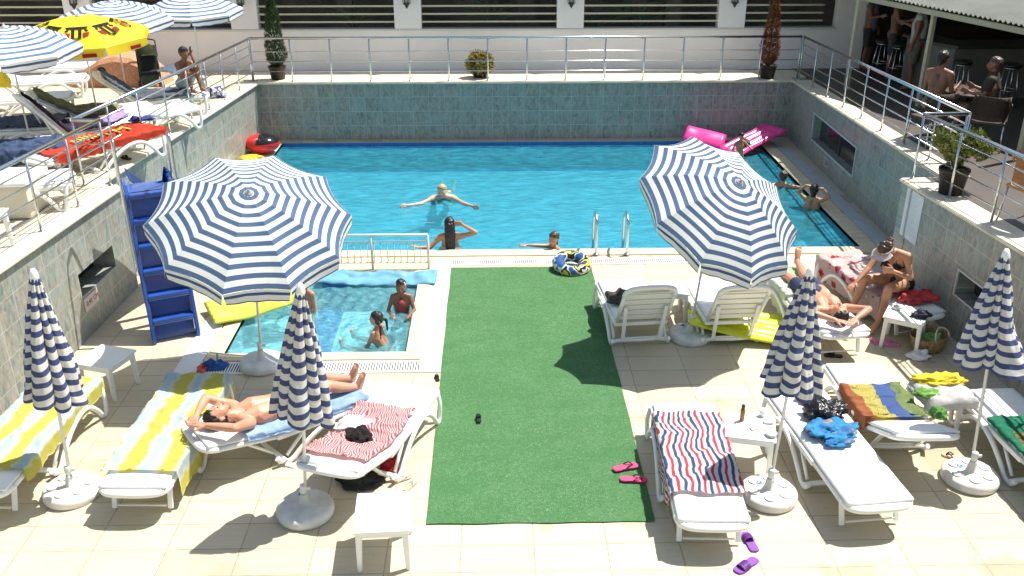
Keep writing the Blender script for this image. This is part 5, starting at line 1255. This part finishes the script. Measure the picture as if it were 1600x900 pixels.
def conifer(label, c, hgt, wid, m, seed):
    root = thing('potted_conifer', label, 'plant', c); pot(root, .19, .28)
    bm = BM(); tube(bm, [(0, 0, .2), (0, 0, hgt*.9)], [.022, .006], 6); obj('trunk', bm, mat('bark', (.08, .05, .03), .9), root)
    bm = BM(); random.seed(seed); n = int(3800*hgt/1.6)
    for i in range(n):
        t = random.random()**1.25; z = .26+t*(hgt-.26); a = random.uniform(0, 6.283)
        bul = 1+.22*mnoise.noise(V((math.cos(a)*1.3, math.sin(a)*1.3, z*3.2+seed)))
        R_ = wid*(min(1, t*7)**.5)*(1-t)**.62*bul; rr = R_*random.uniform(.55, 1)**.6
        q = V((rr*math.cos(a), rr*math.sin(a), z)); d = (V((math.cos(a), math.sin(a), 1.3))+V((random.gauss(0, .4), random.gauss(0, .4), random.gauss(0, .4)))).normalized()
        s = d.cross(V((0, 0, 1))).normalized(); l = random.uniform(.035, .075); s = s*l*.22
        bm.faces.new([bm.verts.new(x) for x in (q, q+d*l*.5+s, q+d*l, q+d*l*.5-s)])
    obj('crown', bm, m, root)
conifer('tall dark green potted cypress at the far left pool corner', atU(435, 124), 1.75, .25, leafmat('cypress_leaf', (.015, .035, .012), (.07, .12, .035)), 3)
conifer('tall rusty brown potted conifer at the far right pool corner', atU(1198, 122), 1.75, .22, leafmat('rust_leaf', (.10, .035, .015), (.26, .10, .03)), 5)
rt = thing('potted_shrub', 'round golden leaved shrub behind the middle of far railing', 'plant', atU(750, 121)); pot(rt, .18, .16)
bm = BM(); leafy(bm, (0, 0, .30), (.30, .26, .24), 2600, .07, 1.2, 5); obj('crown', bm, leafmat('golden_leaf', (.16, .15, .03), (.50, .36, .12)), rt)
bm = BM()
for i in range(7): a = i*.9; tube(bm, [(0, 0, .12), (.16*math.cos(a), .16*math.sin(a), .36)], .006, 5)
obj('stem', bm, mat('bark', (.08, .05, .03), .9), rt)
rt = thing('potted_bush', 'yellow green leafy bush in dark pot at the right railing corner', 'plant', atU(1484, 302)); pot(rt, .19, .33)
bm = BM()
def shp(p): return V((p.x*.40+.10, p.y*.30+.1, .17*p.z+.07*math.sin(p.x*6)))
leafy(bm, (0, 0, .60), (1, 1, 1), 1700, .06, 1.3, 9, shp); obj('crown', bm, leafmat('yellow_green_leaf', (.05, .075, .015), (.24, .26, .05)), rt)
bm = BM()
for i in range(9): a = i*.7; tube(bm, spline([(0, 0, .28), (.06*math.cos(a), .05*math.sin(a), .42), (.12+.26*math.cos(a), .1+.2*math.sin(a), .62)], 4), .008, 5)
obj('stem', bm, mat('bark', (.08, .05, .03), .9), rt)

# ================================================================== LEFT UPPER TERRACE
def atY(px, py, Y):
    d = FW + RT*((px-800)/FPX) - UP*((py-450)/FPX); t = Y/d.y
    return V((d.x*t, Y, H+d.z*t))
M_canU = stripes_mat('terrace_canopy_cloth', 8.5, (.075, .16, .36), WHT, .02, frac=.42)
def up_umb(label, hub, lab_yel=False, nrv=(0, -.06, 1), rot=.1, Rr=1.0, canm=None, valm=None, n=8):
    h = V(hub); b = V((h.x+.02, h.y, zU(h.y))); nv = V(nrv).normalized(); L = .4; j = h-nv*L
    return open_umbrella(label, b, j, nv, L, Rr, .30, rot, .013, True, canm or M_canU, valm, .13, None, True, n)
up_umb('blue and white striped terrace parasol at the upper left picture edge', atY(6, 42, 13.3), Rr=.95, rot=.3)
up_umb('blue and white striped terrace parasol behind the yellow one', atY(172, 2, 16.6), Rr=1.0, rot=.1)
up_umb('blue and white striped terrace parasol above the seated boy', atY(296, -10, 18.0), Rr=.92, rot=.25)
M_yel = mat('yellow_parasol_cloth', (.78, .62, .02), .75, trans=.25, noise=(3, .05))
yu = up_umb('yellow parasol with black and red emblems on the left terrace', atY(122, 25, 14.8), Rr=1.03, rot=-.11, canm=M_yel, valm=M_yel)
def panel_point(cn_h, rr, a, Rr, drop, out=.004):
    z = -drop*(rr**1.75)-.045*math.sin(math.pi*min(1, rr*.85))
    return V((rr*Rr*.93*math.cos(a), rr*Rr*.93*math.sin(a), z+out+.035))
hy = atY(122, 25, 14.8)-yu.location
mb, mr = mat('black_print', (.015, .014, .012), .7), mat('red_print', (.42, .03, .02), .7)
Mn = V((0, -.06, 1)).normalized().to_track_quat('Z', 'Y').to_matrix().to_4x4()
cano = [c for c in yu.children if c.name.startswith('canopy')][0]
for k in range(8):
    a0 = -.11+math.pi/8+2*math.pi*k/8
    # emblem on each panel: a black double stemmed T with red wings, laid on the cloth
    def pl(u, v, lift=.0): # u across, v outwards (m)
        rr = .60+v*1.3; u *= 1.3; x, y = rr*math.cos(a0)-u*math.sin(a0), rr*math.sin(a0)+u*math.cos(a0)
        r_ = rr/(1.03*.924*.97); z = -.30*(r_**1.75)-.018*math.sin(math.pi*min(1, r_*.85))+.020+lift
        return Matrix.Translation(hy) @ Mn @ V((x, y, z))
    def poly(bm, pts, lift=0.): bm.faces.new([bm.verts.new(pl(u, v, lift)) for u, v in pts])
    bm = BM()
    poly(bm, [(-.12, -.13), (.12, -.13), (.11, -.085), (-.11, -.085)]); poly(bm, [(-.055, -.084), (-.02, -.084), (-.02, .08), (-.055, .08)]); poly(bm, [(.02, -.084), (.055, -.084), (.055, .08), (.02, .08)])
    poly(bm, [(-.10, -.084), (-.13, -.05), (-.11, -.03), (-.08, -.06)]); poly(bm, [(.10, -.084), (.13, -.05), (.11, -.03), (.08, -.06)]); poly(bm, [(-.075, .081), (0, .11), (.075, .081)])
    bmesh.ops.solidify(bm, geom=bm.faces[:], thickness=.002); obj('emblem', bm, mb, cano)
    for q in (-1, 1):
        bm = BM(); poly(bm, [(q*.065, -.01), (q*.14, -.02), (q*.13, .05), (q*.075, .075)])
        bmesh.ops.solidify(bm, geom=bm.faces[:], thickness=.002); obj('emblem_wing', bm, mr, cano)
    bm = BM(); R0 = 1.03*math.cos(math.pi/8)*.985
    c_ = Matrix.Translation(hy) @ Mn; zz = -.30-.045*math.sin(math.pi*.85)-.075
    vs = [bm.verts.new(c_ @ V(((R0+.012)*math.cos(a0)-u*math.sin(a0), (R0+.012)*math.sin(a0)+u*math.cos(a0), zz+v))) for u, v in ((.06, -.028), (.26, -.028), (.26, .028), (.06, .028))]
    bm.faces.new(vs); bmesh.ops.solidify(bm, geom=bm.faces[:], thickness=.003); obj('valance_patch', bm, mr, cano)

def up_lounger(label, fpx, hpx, rec=0., cushion=True, L=None):
    f = atU(*fpx, .36); h = atU(*hpx, .36); d = h-f; d.z = 0
    o = lounger(label, (f.x, f.y, zU(f.y)), d, rec, cushion, 'white plastic sun loungers on the left terrace')
    return o
UA = up_lounger('terrace lounger under the bright red towel beside the ledge', (236, 199), (90, 232))
drape(UA, 'beach_towel', 'bright red towel with yellow lettering on the terrace lounger', 'towel', TW['bright_red'], .0, 1.75, dl=.12, dr=.06, seed=71, amp=.012, wav=.05)
UB = up_lounger('terrace lounger with raised back under dark purple towel', (216, 181), (80, 200), R(52))
drape(UB, 'beach_towel', 'dark purple towel over the raised back of terrace lounger', 'towel', plain('dark_purple_cloth', (.065, .035, .07), .3), .55, 1.84, dl=.05, dr=.10, seed=72, amp=.010)
pile('lilac_towel', 'light purple towel lying on foot end of the raised terrace lounger', 'towel', on(UB, .02, .35, .06), (.17, .38, .05), plain('lilac_towel_cloth', (.28, .20, .42), .25), 73)
UC = up_lounger('terrace lounger with raised back under slate grey towel by the pushchair', (322, 141), (205, 150), R(40))
drape(UC, 'beach_towel', 'slate grey towel over the raised lounger beside the pushchair', 'towel', plain('slate_cloth', (.14, .17, .22), .25), .30, 1.84, dl=.05, dr=.08, seed=74, amp=.010)
UD = up_lounger('terrace lounger with olive grey towel in front of the orange mound', (238, 162), (140, 172), R(34))
drape(UD, 'beach_towel', 'olive grey towel on the lounger in front of orange mound', 'towel', plain('olive_grey_cloth', (.19, .20, .17), .3), .6, 1.84, dl=.05, dr=.08, seed=75, amp=.010)
UE = up_lounger('bare white terrace lounger between slate grey and purple towels', (300, 160), (205, 176))
UF = up_lounger('terrace lounger in parasol shade with grey blue towels', (112, 190), (-25, 196), R(14))
drape(UF, 'beach_towel', 'grey blue towel hanging off the shaded terrace lounger', 'towel', plain('grey_blue_cloth', (.13, .16, .25), .3), .1, 1.1, dl=.02, dr=.22, seed=76, amp=.012, wav=.06)
UG = up_lounger('terrace lounger in parasol shade with crumpled navy towel', (112, 222), (-30, 236), R(8))
drape(UG, 'beach_towel', 'faded navy towel crumpled on the lounger under striped parasol', 'towel', plain('faded_navy_cloth', (.08, .12, .24), .35), .1, 1.2, dl=.22, dr=.02, seed=77, amp=.014, wav=.07)
UH = up_lounger('bare white terrace lounger at the left edge behind white cabinet', (112, 272), (-40, 285))
UI = up_lounger('bare white terrace lounger under the striped parasol at left edge', (112, 146), (-20, 152), R(20))
UJ = up_lounger('bare white terrace lounger behind the yellow parasol pole', (135, 118), (10, 124), R(16))
UK = up_lounger('bare white terrace lounger in the back row near the building', (150, 100), (40, 102))
# yellow lettering on the red towel
ty = mat('yellow_print', (.72, .55, .10), .8)
lt = bpy.data.objects['beach_towel.009'] if 'beach_towel.009' in bpy.data.objects else None
for o in list(bpy.data.objects):
    if o.get('label') == 'bright red towel with yellow lettering on the terrace lounger': lt = o
t = text_obj('ullin M', .34, ty, lt, .003); t.matrix_parent_inverse = Matrix.Identity(4)
t.location = (.02, .82, ZB+.105); t.rotation_euler = (0, 0, R(-90))
# pushchair
def pushchair():
    c = atU(238, 140); rt = thing('pushchair', 'olive green and black pushchair standing between the terrace loungers', 'pushchair', c, R(20))
    m = mat('olive_canvas', (.045, .055, .022), .85, noise=(8, .3)); mk = mat('black_canvas2', (.012, .012, .013), .85)
    bm = BM(); n = 14
    def f(u, v):
        th = math.pi*(u*.95+.02); ph = math.pi*.62*v+.25
        return V((-.20*math.cos(th), .10-.26*math.sin(th)*math.cos(ph)*.9, .62+.24*math.sin(th)*math.sin(ph)*1.1))
    grid(bm, 16, 12, f); bmesh.ops.solidify(bm, geom=bm.faces[:], thickness=.012); obj('hood', bm, m, rt, True)
    bm = BM(); box(bm, (0, .16, .52), (.36, .06, .62), Matrix.Rotation(R(-8), 3, 'X'), .025); obj('back_panel', bm, m, rt)
    bm = BM(); box(bm, (0, -.04, .34), (.34, .40, .07), None, .025); box(bm, (0, .10, .50), (.28, .05, .36), Matrix.Rotation(R(-14), 3, 'X'), .02); obj('seat', bm, mk, rt)
    bm = BM(); box(bm, (.0, -.34, .26), (.32, .24, .05), Matrix.Rotation(R(28), 3, 'X'), .02); obj('footrest', bm, m, rt)
    for s in (-1, 1): bm = BM(); tube(bm, [(s*.19, -.36, .08), (s*.19, .10, .42), (s*.19, .30, .80)], .011, 6); tube(bm, [(s*.19, .28, .08), (s*.19, .0, .34)], .011, 6); obj('frame', bm, M_blackp, rt)
    bm = BM(); tube(bm, spline([(-.19, .30, .80), (-.17, .44, .88), (0, .47, .90), (.17, .44, .88), (.19, .30, .80)], 5), .014, 8); obj('handle', bm, M_blackp, rt)
    for x in (-.19, .19):
        for y in (-.36, .28):
            bm = BM(); tube(bm, [(x+.03*math.copysign(1, x)+dx, y, .08) for dx in (-.015, .015)], .08, 16, smooth=False); obj('wheel', bm, M_blackp, rt)
pushchair()
# orange mound
k_ = NB('coral_terrazzo', .8); v_ = k_.n('ShaderNodeTexVoronoi', Scale=38.); k_.l(k_.tc.outputs['Object'], v_.inputs['Vector'])
k_.base(k_.ramp(v_.outputs[0], [(.1, (.62, .50, .36)), (.3, (.55, .27, .16)), (.55, (.48, .20, .10))])); k_.bump(v_.outputs[0], .3)
c = atY(188, 138, 19.0); rt = thing('play_mound', 'coral pink terrazzo mound with a round hole behind the loungers', 'mound', (c.x, 19.15, zU(19.1)))
bm = BM()
outl = [(-.95, 0), (-.80, .16), (-.55, .36), (-.28, .52), (.06, .60), (.38, .56), (.62, .44), (.82, .24), (.95, 0)]
rows = []
for y, kx, kz in ((-.42, .92, .86), (-.34, 1, 1), (.34, 1, 1), (.42, .92, .86)): rows.append([bm.verts.new((x*kx, y, z*kz)) for x, z in outl])
for a, b in zip(rows, rows[1:]):
    for i in range(len(outl)-1): bm.faces.new((a[i], a[i+1], b[i+1], b[i]))
bm.faces.new(rows[0]); bm.faces.new(rows[-1]); obj('shell', bm, k_.m, rt)
bm = BM(); lathe(bm, [(.085, 0), (.085, .012), (.07, .014)], 16); bm.transform(Matrix.Translation((-.20, -.422, .33)) @ Matrix.Rotation(R(90), 4, 'X')); obj('hole', bm, M_dark, rt)
# white cabinet, small table, bags
c = atU(44, 346); rt = thing('deck_cabinet', 'white plastic cabinet lying behind the front left railing', 'cabinet', (c.x-.42, c.y+.35, zU(c.y)), R(4))
bm = BM(); box(bm, (0, 0, .20), (.84, .62, .40), None, .05); obj('body', bm, mat('cream_plastic', (.62, .58, .46), .5), rt)
bm = BM(); box(bm, (0, 0, .425), (.90, .68, .05), None, .02); obj('lid', bm, M_white, rt)
c = atU(82, 258); side_table('small white terrace table in front of the navy towel lounger', (c.x, c.y, zU(c.y)), R(10), (.40, .40), .38, 'small white tables on the left terrace')
c = atU(-6, 395); side_table('white terrace table cut by the picture edge near front railing', (c.x-.1, c.y, zU(c.y)), R(5), (.46, .46), .42, 'small white tables on the left terrace')
c = atU(340, 152); k_ = NB('blue_white_print', .8); k_.base(k_.ramp(k_.noise(k_.tc.outputs['Object'], 16, 1), [(.46, (.7, .7, .74)), (.5, (.05, .08, .25))], True))
pile('patterned_bag', 'blue and white patterned bag beside the far left railing', 'bag', (c.x, c.y, zU(c.y)), (.18, .13, .20), k_.m, 81)
pile('folded_towel', 'pale blue folded towel beside the pushchair near the seated boy', 'towel', (lambda q: (q.x, q.y, zU(q.y)+.38))(atU(268, 118, .3)), (.26, .18, .10), plain('pale_blue_cloth', (.60, .68, .74), .15), 82)
pile('dark_bag', 'small dark bag under the bare white terrace lounger', 'bag', (lambda q: (q.x, q.y, zU(q.y)))(atU(218, 162)), (.12, .10, .12), mat('black_canvas', (.012, .012, .014), .8), 83)
pile('navy_cloth', 'navy cloth on the foot end beside bright red towel', 'cloth', (lambda q: (q.x, q.y, q.z))(atU(222, 188, .42)), (.20, .12, .07), plain('navy_cloth2', (.02, .04, .16), .3), 84)
pile('yellow_hanging', 'bright yellow cloth with red patch hanging at the left edge parasol pole', 'bag', atY(6, 137, 13.2), (.13, .07, .22), mat('yellow_hanging_cloth', (.76, .58, .02), .7), 85, sharp=.4)  # hanging yellow cloth, given the shape of a bag
sandal('dark sandal on the ledge between the two left railings', atU(197, 248, .01), R(60), dk, dk, False, .2)
# boy seated with knees up
c = atU(296, 138, .42)
J = upright(V((c.x-.05, c.y+.05, c.z+.42)), .82, (.75, -.65, 0), lean=V((.12, -.1, 0))); r = J['_r']; f = J['_f']
J['pel'] = V((c.x-.10, c.y+.1, c.z+.08))
for q, d in (('L', -.09), ('R', .09)):
    J['hip'+q] = J['pel']+r*d; J['kn'+q] = J['hip'+q]+f*.26+V((0, 0, .26)); J['an'+q] = J['kn'+q]+f*.10+V((0, 0, -.33)); J['toe'+q] = J['an'+q]+f*.15+V((0, 0, -.02)); J['kf'+q] = f
J['elL'] = J['shL']+f*.20+V((0, 0, -.14)); J['wrL'] = J['head']-r*.09+f*.06; J['hdL'] = V((0, 0, 1)); J['elR'] = J['shR']+f*.10+V((0, 0, -.20)); J['wrR'] = lerp(J['knR'], J['anR'], .2)+f*.03
J['face'] = f+V((0, 0, -.2))
person('shirtless boy sitting on a terrace lounger with knees drawn up', J, .82, 'dark', 'black', None, [trunks(J, mat('swimwear_lightblue', (.35, .42, .5), .8), .5)], .010)

# ================================================================== RIGHT TERRACE BAR
E1 = at(1410, 2, 3.06); E2 = at(1600, 40, 3.06); ed = (E2-E1); ed.z = 0; ed.normalize(); en = V((-ed.y, ed.x, 0)); en = en if en.x > 0 else -en
A0 = E1-ed*5.2; A1 = E2+ed*7.
rt = thing('bar_shelter', 'long dark open bar shelter with pale corrugated roof and cream posts', 'building')
bm = BM(); Lr = (A1-A0).length; n = int(Lr/.055); rows = []
for i in range(n+1):
    p = A0+ed*(Lr*i/n); zz = .022*math.cos(math.pi*i)
    rows.append([bm.verts.new(p+en*q+V((0, 0, zz+.17*q))) for q in (0, 7.5)])
for a, b in zip(rows, rows[1:]): bm.faces.new((a[0], b[0], b[1], a[1]))
bmesh.ops.solidify(bm, geom=bm.faces[:], thickness=.012); obj('roof', bm, mat('pale_green_corrugated', (.22, .25, .22), .6, noise=(1.5, .2)), rt)
bm = BM(); c = (A0+A1)/2+en*.10-V((0, 0, .10)); rotm = Matrix.Rotation(math.atan2(ed.y, ed.x), 3, 'Z'); box(bm, c, (Lr, .06, .09), rotm); obj('roof_beam', bm, mat('cream_steel', (.42, .39, .28), .5), rt)
for px in ((1322, 141), (1434, 166), (1591, 250)):
    b = atU(*px)
    bm = BM(); box(bm, (b.x, b.y, (b.z+3.02)/2), (.075, .075, 3.02-b.z), rotm, .006); obj('post', bm, mat('cream_steel', (.42, .39, .28), .5), rt)
bm = BM()
bxx(bm, 8.16, 17, 20.9, 21.2, .9, 4.6); bxx(bm, 12.6, 12.8, 4, 21.4, .9, 4.6)
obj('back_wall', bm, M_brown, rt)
bm = BM(); bxx(bm, 9.6, 12.5, 20.5, 20.88, 1.2, 2.1); 
for k in range(3): bxx(bm, 10.6, 12.5, 20.66, 20.89, 2.35+.3*k, 2.38+.3*k)
obj('back_shelf', bm, mat('dark_wood', (.05, .03, .02), .5), rt)
rt2 = thing('bar_counter', 'white panelled bar counter with dark worktop under the corrugated roof', 'counter')
cb = atU(1478, 153); x0 = cb.x; y0 = cb.y; z0 = zU(y0)-.01
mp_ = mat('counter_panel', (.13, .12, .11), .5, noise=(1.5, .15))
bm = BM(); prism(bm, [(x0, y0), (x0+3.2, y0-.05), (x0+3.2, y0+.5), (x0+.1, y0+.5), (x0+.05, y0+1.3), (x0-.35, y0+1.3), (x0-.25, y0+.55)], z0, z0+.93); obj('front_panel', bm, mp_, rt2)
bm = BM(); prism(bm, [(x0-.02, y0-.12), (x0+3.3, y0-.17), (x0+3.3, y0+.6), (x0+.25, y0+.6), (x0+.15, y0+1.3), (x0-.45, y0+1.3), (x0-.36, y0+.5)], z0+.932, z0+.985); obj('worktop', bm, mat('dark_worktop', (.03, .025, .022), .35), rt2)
random.seed(4)
for i in range(3):
    h_ = random.uniform(.2, .3); x = x0+.5+i*.33; bm = BM(); lathe(bm, [(.035, 0), (.035, h_*.6), (.014, h_*.78), (.012, h_)], 10)
    o = obj('bottle', bm, mat('bottle_glass_%d' % (i % 3), ((.03, .10, .04), (.14, .07, .02), (.3, .3, .28))[i % 3], .1), None, True); o.location = (10.3+i*.8, 20.62, 2.1)
    tag(o, 'small %s bottle on the dark shelf behind the bar counter' % ('green', 'amber', 'clear')[i % 3], 'bottle', 'bottles behind the bar')
def stool(label, c):
    r = thing('bar_stool', label, 'stool', c, .3, 'bar stools on the right terrace')
    bm = BM(); lathe(bm, [(.15, .70), (.165, .72), (.165, .75), (.14, .765)], 20); obj('seat', bm, mat('black_leather', (.015, .013, .012), .4), r)
    bm = BM(); lathe(bm, [(.12, .675), (.14, .68), (.14, .70)], 16); obj('seat_mount', bm, M_steel, r); bm = BM(); tube(bm, [(.155*math.cos(a*math.pi/10), .155*math.sin(a*math.pi/10), .30) for a in range(20)], .009, 6, closed=True); obj('foot_ring', bm, M_steel, r)
    for k in range(4):
        a = k*math.pi/2+.5; bm = BM(); tube(bm, [(.20*math.cos(a), .20*math.sin(a), 0), (.105*math.cos(a), .105*math.sin(a), .69)], .011, 6); obj('leg', bm, M_steel, r)
for lb, p in (('chrome bar stool at the corner of the white counter', (1493, 160)), ('chrome bar stool along the counter near right picture edge', (1568, 166)), ('chrome bar stool behind the railing beside the standing man', (1372, 120)), ('chrome bar stool left of the person in white top', (1396, 128))):
    q = atU(*p); stool(lb, (q.x, q.y, zU(q.y)))
def terrace_chair(label, px, rz, m):
    q = atU(*px); r = thing('terrace_chair', label, 'chair', (q.x, q.y, zU(q.y)), rz, 'chairs on the right terrace')
    bm = BM(); box(bm, (0, 0, .43), (.46, .44, .04), None, .015); obj('seat', bm, m, r)
    bm = BM(); 
    def f(u, v): th = math.pi*(u-.5)*.9; return V((.25*math.sin(th), .05+.20*math.cos(th), .46+.36*v))
    grid(bm, 12, 5, f); bmesh.ops.solidify(bm, geom=bm.faces[:], thickness=.012); obj('backrest', bm, m, r)
    for s in (-1, 1):
        bm = BM(); tube(bm, spline([(s*.24, -.20, .44), (s*.26, -.2, .64), (s*.26, 0, .66), (s*.25, .16, .72), (s*.2, .22, .82)], 4), .015, 6); obj('armrest', bm, m, r)
        for y in (-.19, .19): bm = BM(); tube(bm, [(s*.24, y*1.15, 0), (s*.21, y, .43)], .013, 6); obj('leg', bm, M_steel, r)
wk = mat('tan_wicker', (.32, .18, .08), .6, noise=(40, .3)); bk_ = mat('dark_wicker', (.05, .035, .025), .7, noise=(40, .3))
terrace_chair('tan wicker chair at the right picture edge behind front railing', (1606, 350), R(110), wk)
terrace_chair('dark wicker chair under the bare backed woman near the railing', (1448, 226), R(200), bk_)
terrace_chair('dark wicker chair under the person in brown near white counter', (1535, 232), R(150), bk_)
q = atU(1500, 214); rt = thing('terrace_table', 'dark round table between the two seated bar guests', 'table', (q.x, q.y, zU(q.y)))
bm = BM(); lathe(bm, [(.40, .70), (.42, .71), (.42, .73), (.40, .74)], 28); obj('tabletop', bm, mat('dark_wood', (.05, .03, .02), .5), rt)
bm = BM(); tube(bm, [(0, 0, .02), (0, 0, .70)], .03, 10); lathe(bm, [(.22, 0), (.22, .02), (.03, .04)], 20); obj('pedestal', bm, M_blackp, rt)
def seated(px, k, front, label, sk, hair, clothes_c, seat=.47, hairs=None, female=False):
    q = atU(*px); z = zU(q.y); f = V(front).normalized(); pel = V((q.x, q.y, z+seat+.08)); shc = pel+V((0, 0, .46*k))+f*.04
    J = upright(shc, k, f); J['pel'] = pel; r = J['_r']
    for s_, d in (('L', -.09), ('R', .09)):
        J['hip'+s_] = pel+r*d*k; J['kn'+s_] = J['hip'+s_]+f*.42*k+V((0, 0, .0)); J['an'+s_] = J['kn'+s_]-V((0, 0, .42*k))+f*.03; J['toe'+s_] = J['an'+s_]+f*.16*k-V((0, 0, .04)); J['kf'+s_] = f
    J['elL'] = J['shL']-r*.04+f*.05-V((0, 0, .26*k)); J['wrL'] = J['elL']+f*.20+V((0, 0, .05)); J['elR'] = J['shR']+r*.04+f*.05-V((0, 0, .26*k)); J['wrR'] = J['elR']+f*.2+V((0, 0, .06))
    cl = [trunks(J, clothes_c[0], .6)]
    if len(clothes_c) > 1: cl.append(('shirt', clothes_c[1], [(pel, J['chest'], .135, .14), (J['chest'], J['neck'], .15, .08), ('shL', 'shR', .075, .075), ('shL', lerp(J['shL'], J['elL'], .5), .075, .065), ('shR', lerp(J['shR'], J['elR'], .5), .075, .065)]))
    person(label, J, k, sk, hair, hairs, cl, .011, female)
def standing(px, k, front, label, sk, hair, clothes_c):
    q = atU(*px); z = zU(q.y); f = V(front).normalized(); J = upright(V((q.x, q.y, z+1.42*k)), k, f); r = J['_r']
    J['elR'] = J['shR']+r*.06+f*.10-V((0, 0, .24*k)); J['wrR'] = J['elR']+f*.20+V((0, 0, .06))
    cl = [trunks(J, clothes_c[0], .75)]
    if len(clothes_c) > 1: cl.append(('shirt', clothes_c[1], [(J['pel'], J['chest'], .135, .145), (J['chest'], J['neck'], .15, .08), ('shL', 'shR', .075, .075)]))
    person(label, J, k, sk, hair, None, cl, .011)
dkc = mat('dark_shorts', (.04, .035, .035), .8, noise=(10, .2)); khk = mat('khaki_shorts', (.14, .12, .09), .8, noise=(10, .2)); whs = mat('white_shirt', (.42, .44, .48), .8, noise=(6, .1)); gys = mat('grey_shirt', (.14, .14, .18), .8, noise=(6, .1))
seated((1448, 216), 1.0, (.75, .7, 0), 'bare backed dark haired woman seated behind the right railing', 'dark', 'black', [dkc], hairs=[((0, -.09, .0), (0, -.10, -.05), .05, .04)], female=True)
seated((1535, 224), .95, (-.7, .5, 0), 'person in brown top seated between table and bar stools', 'dark', 'brown', [dkc, mat('brown_shirt', (.04, .025, .02), .8, noise=(6, .2))])
standing((1420, 140), .98, (-.8, .5, 0), 'person in white top and khaki shorts standing at the bar counter', 'dark', 'brown', [khk, whs])
standing((1386, 124), 1.0, (.7, -.5, 0), 'shirtless person in dark shorts standing between bar stools', 'dark', 'black', [dkc])
standing((1350, 108), .95, (.6, -.7, 0), 'person in grey shirt standing far back near white wall', 'dark', 'black', [dkc, gys])
bm = BM(); q = atU(1338, 92); box(bm, (q.x, q.y, zU(q.y)+.55), (.34, .30, 1.1), None, .02); rt = thing('speaker_box', 'tall black loudspeaker against the pale wall beside the bar', 'speaker', (0, 0, 0)); obj('cabinet', bm, M_blackp, rt)
for dz, r0 in ((.35, .12), (.75, .09)):
    bm = BM(); lathe(bm, [(r0, 0), (r0, .01), (r0*.8, .012), (r0*.3, .004)], 20); bm.transform(Matrix.Translation((q.x, q.y-.152, zU(q.y)+dz)) @ Matrix.Rotation(R(90), 4, 'X')); obj('cone', bm, mat('speaker_cone', (.04, .04, .04), .7), rt)
# small things on the lower deck
bm = BM()
for a, b in (((-.05, 0), (0, .02)), ((0, .02), (.05, 0)), ((-.02, -.02), (.03, -.01))): tube(bm, [(*a, .004), (*b, .006)], .004, 5)
pile('plaid_bag', 'dark checked bag on the foot end of the upright lounger beside carpet', 'bag', on(LI, .18, .75, .06), (.17, .15, .13), mat('dark_check', (.06, .05, .04), .8, noise=(22, .7)), 91)
pile('dark_clothes', 'dark and white clothes on the lounger under the open right parasol', 'clothing', on(LJ, -.16, .72, .06), (.11, .26, .08), mat('dark_white_print', (.10, .08, .08), .9, noise=(18, .8)), 92, .2)
pile('blue_note', 'small blue notebook pouch on lounger seat beside the backrest', 'pouch', on(LI, -.22, 1.12, .07), (.07, .05, .03), plain('note_blue', (.04, .06, .2)), 93)
bm = BM(); tube(bm, [(0.0, 0, .004), (.03, .01, .006), (.06, 0, .005)], .006, 5); bm.free()
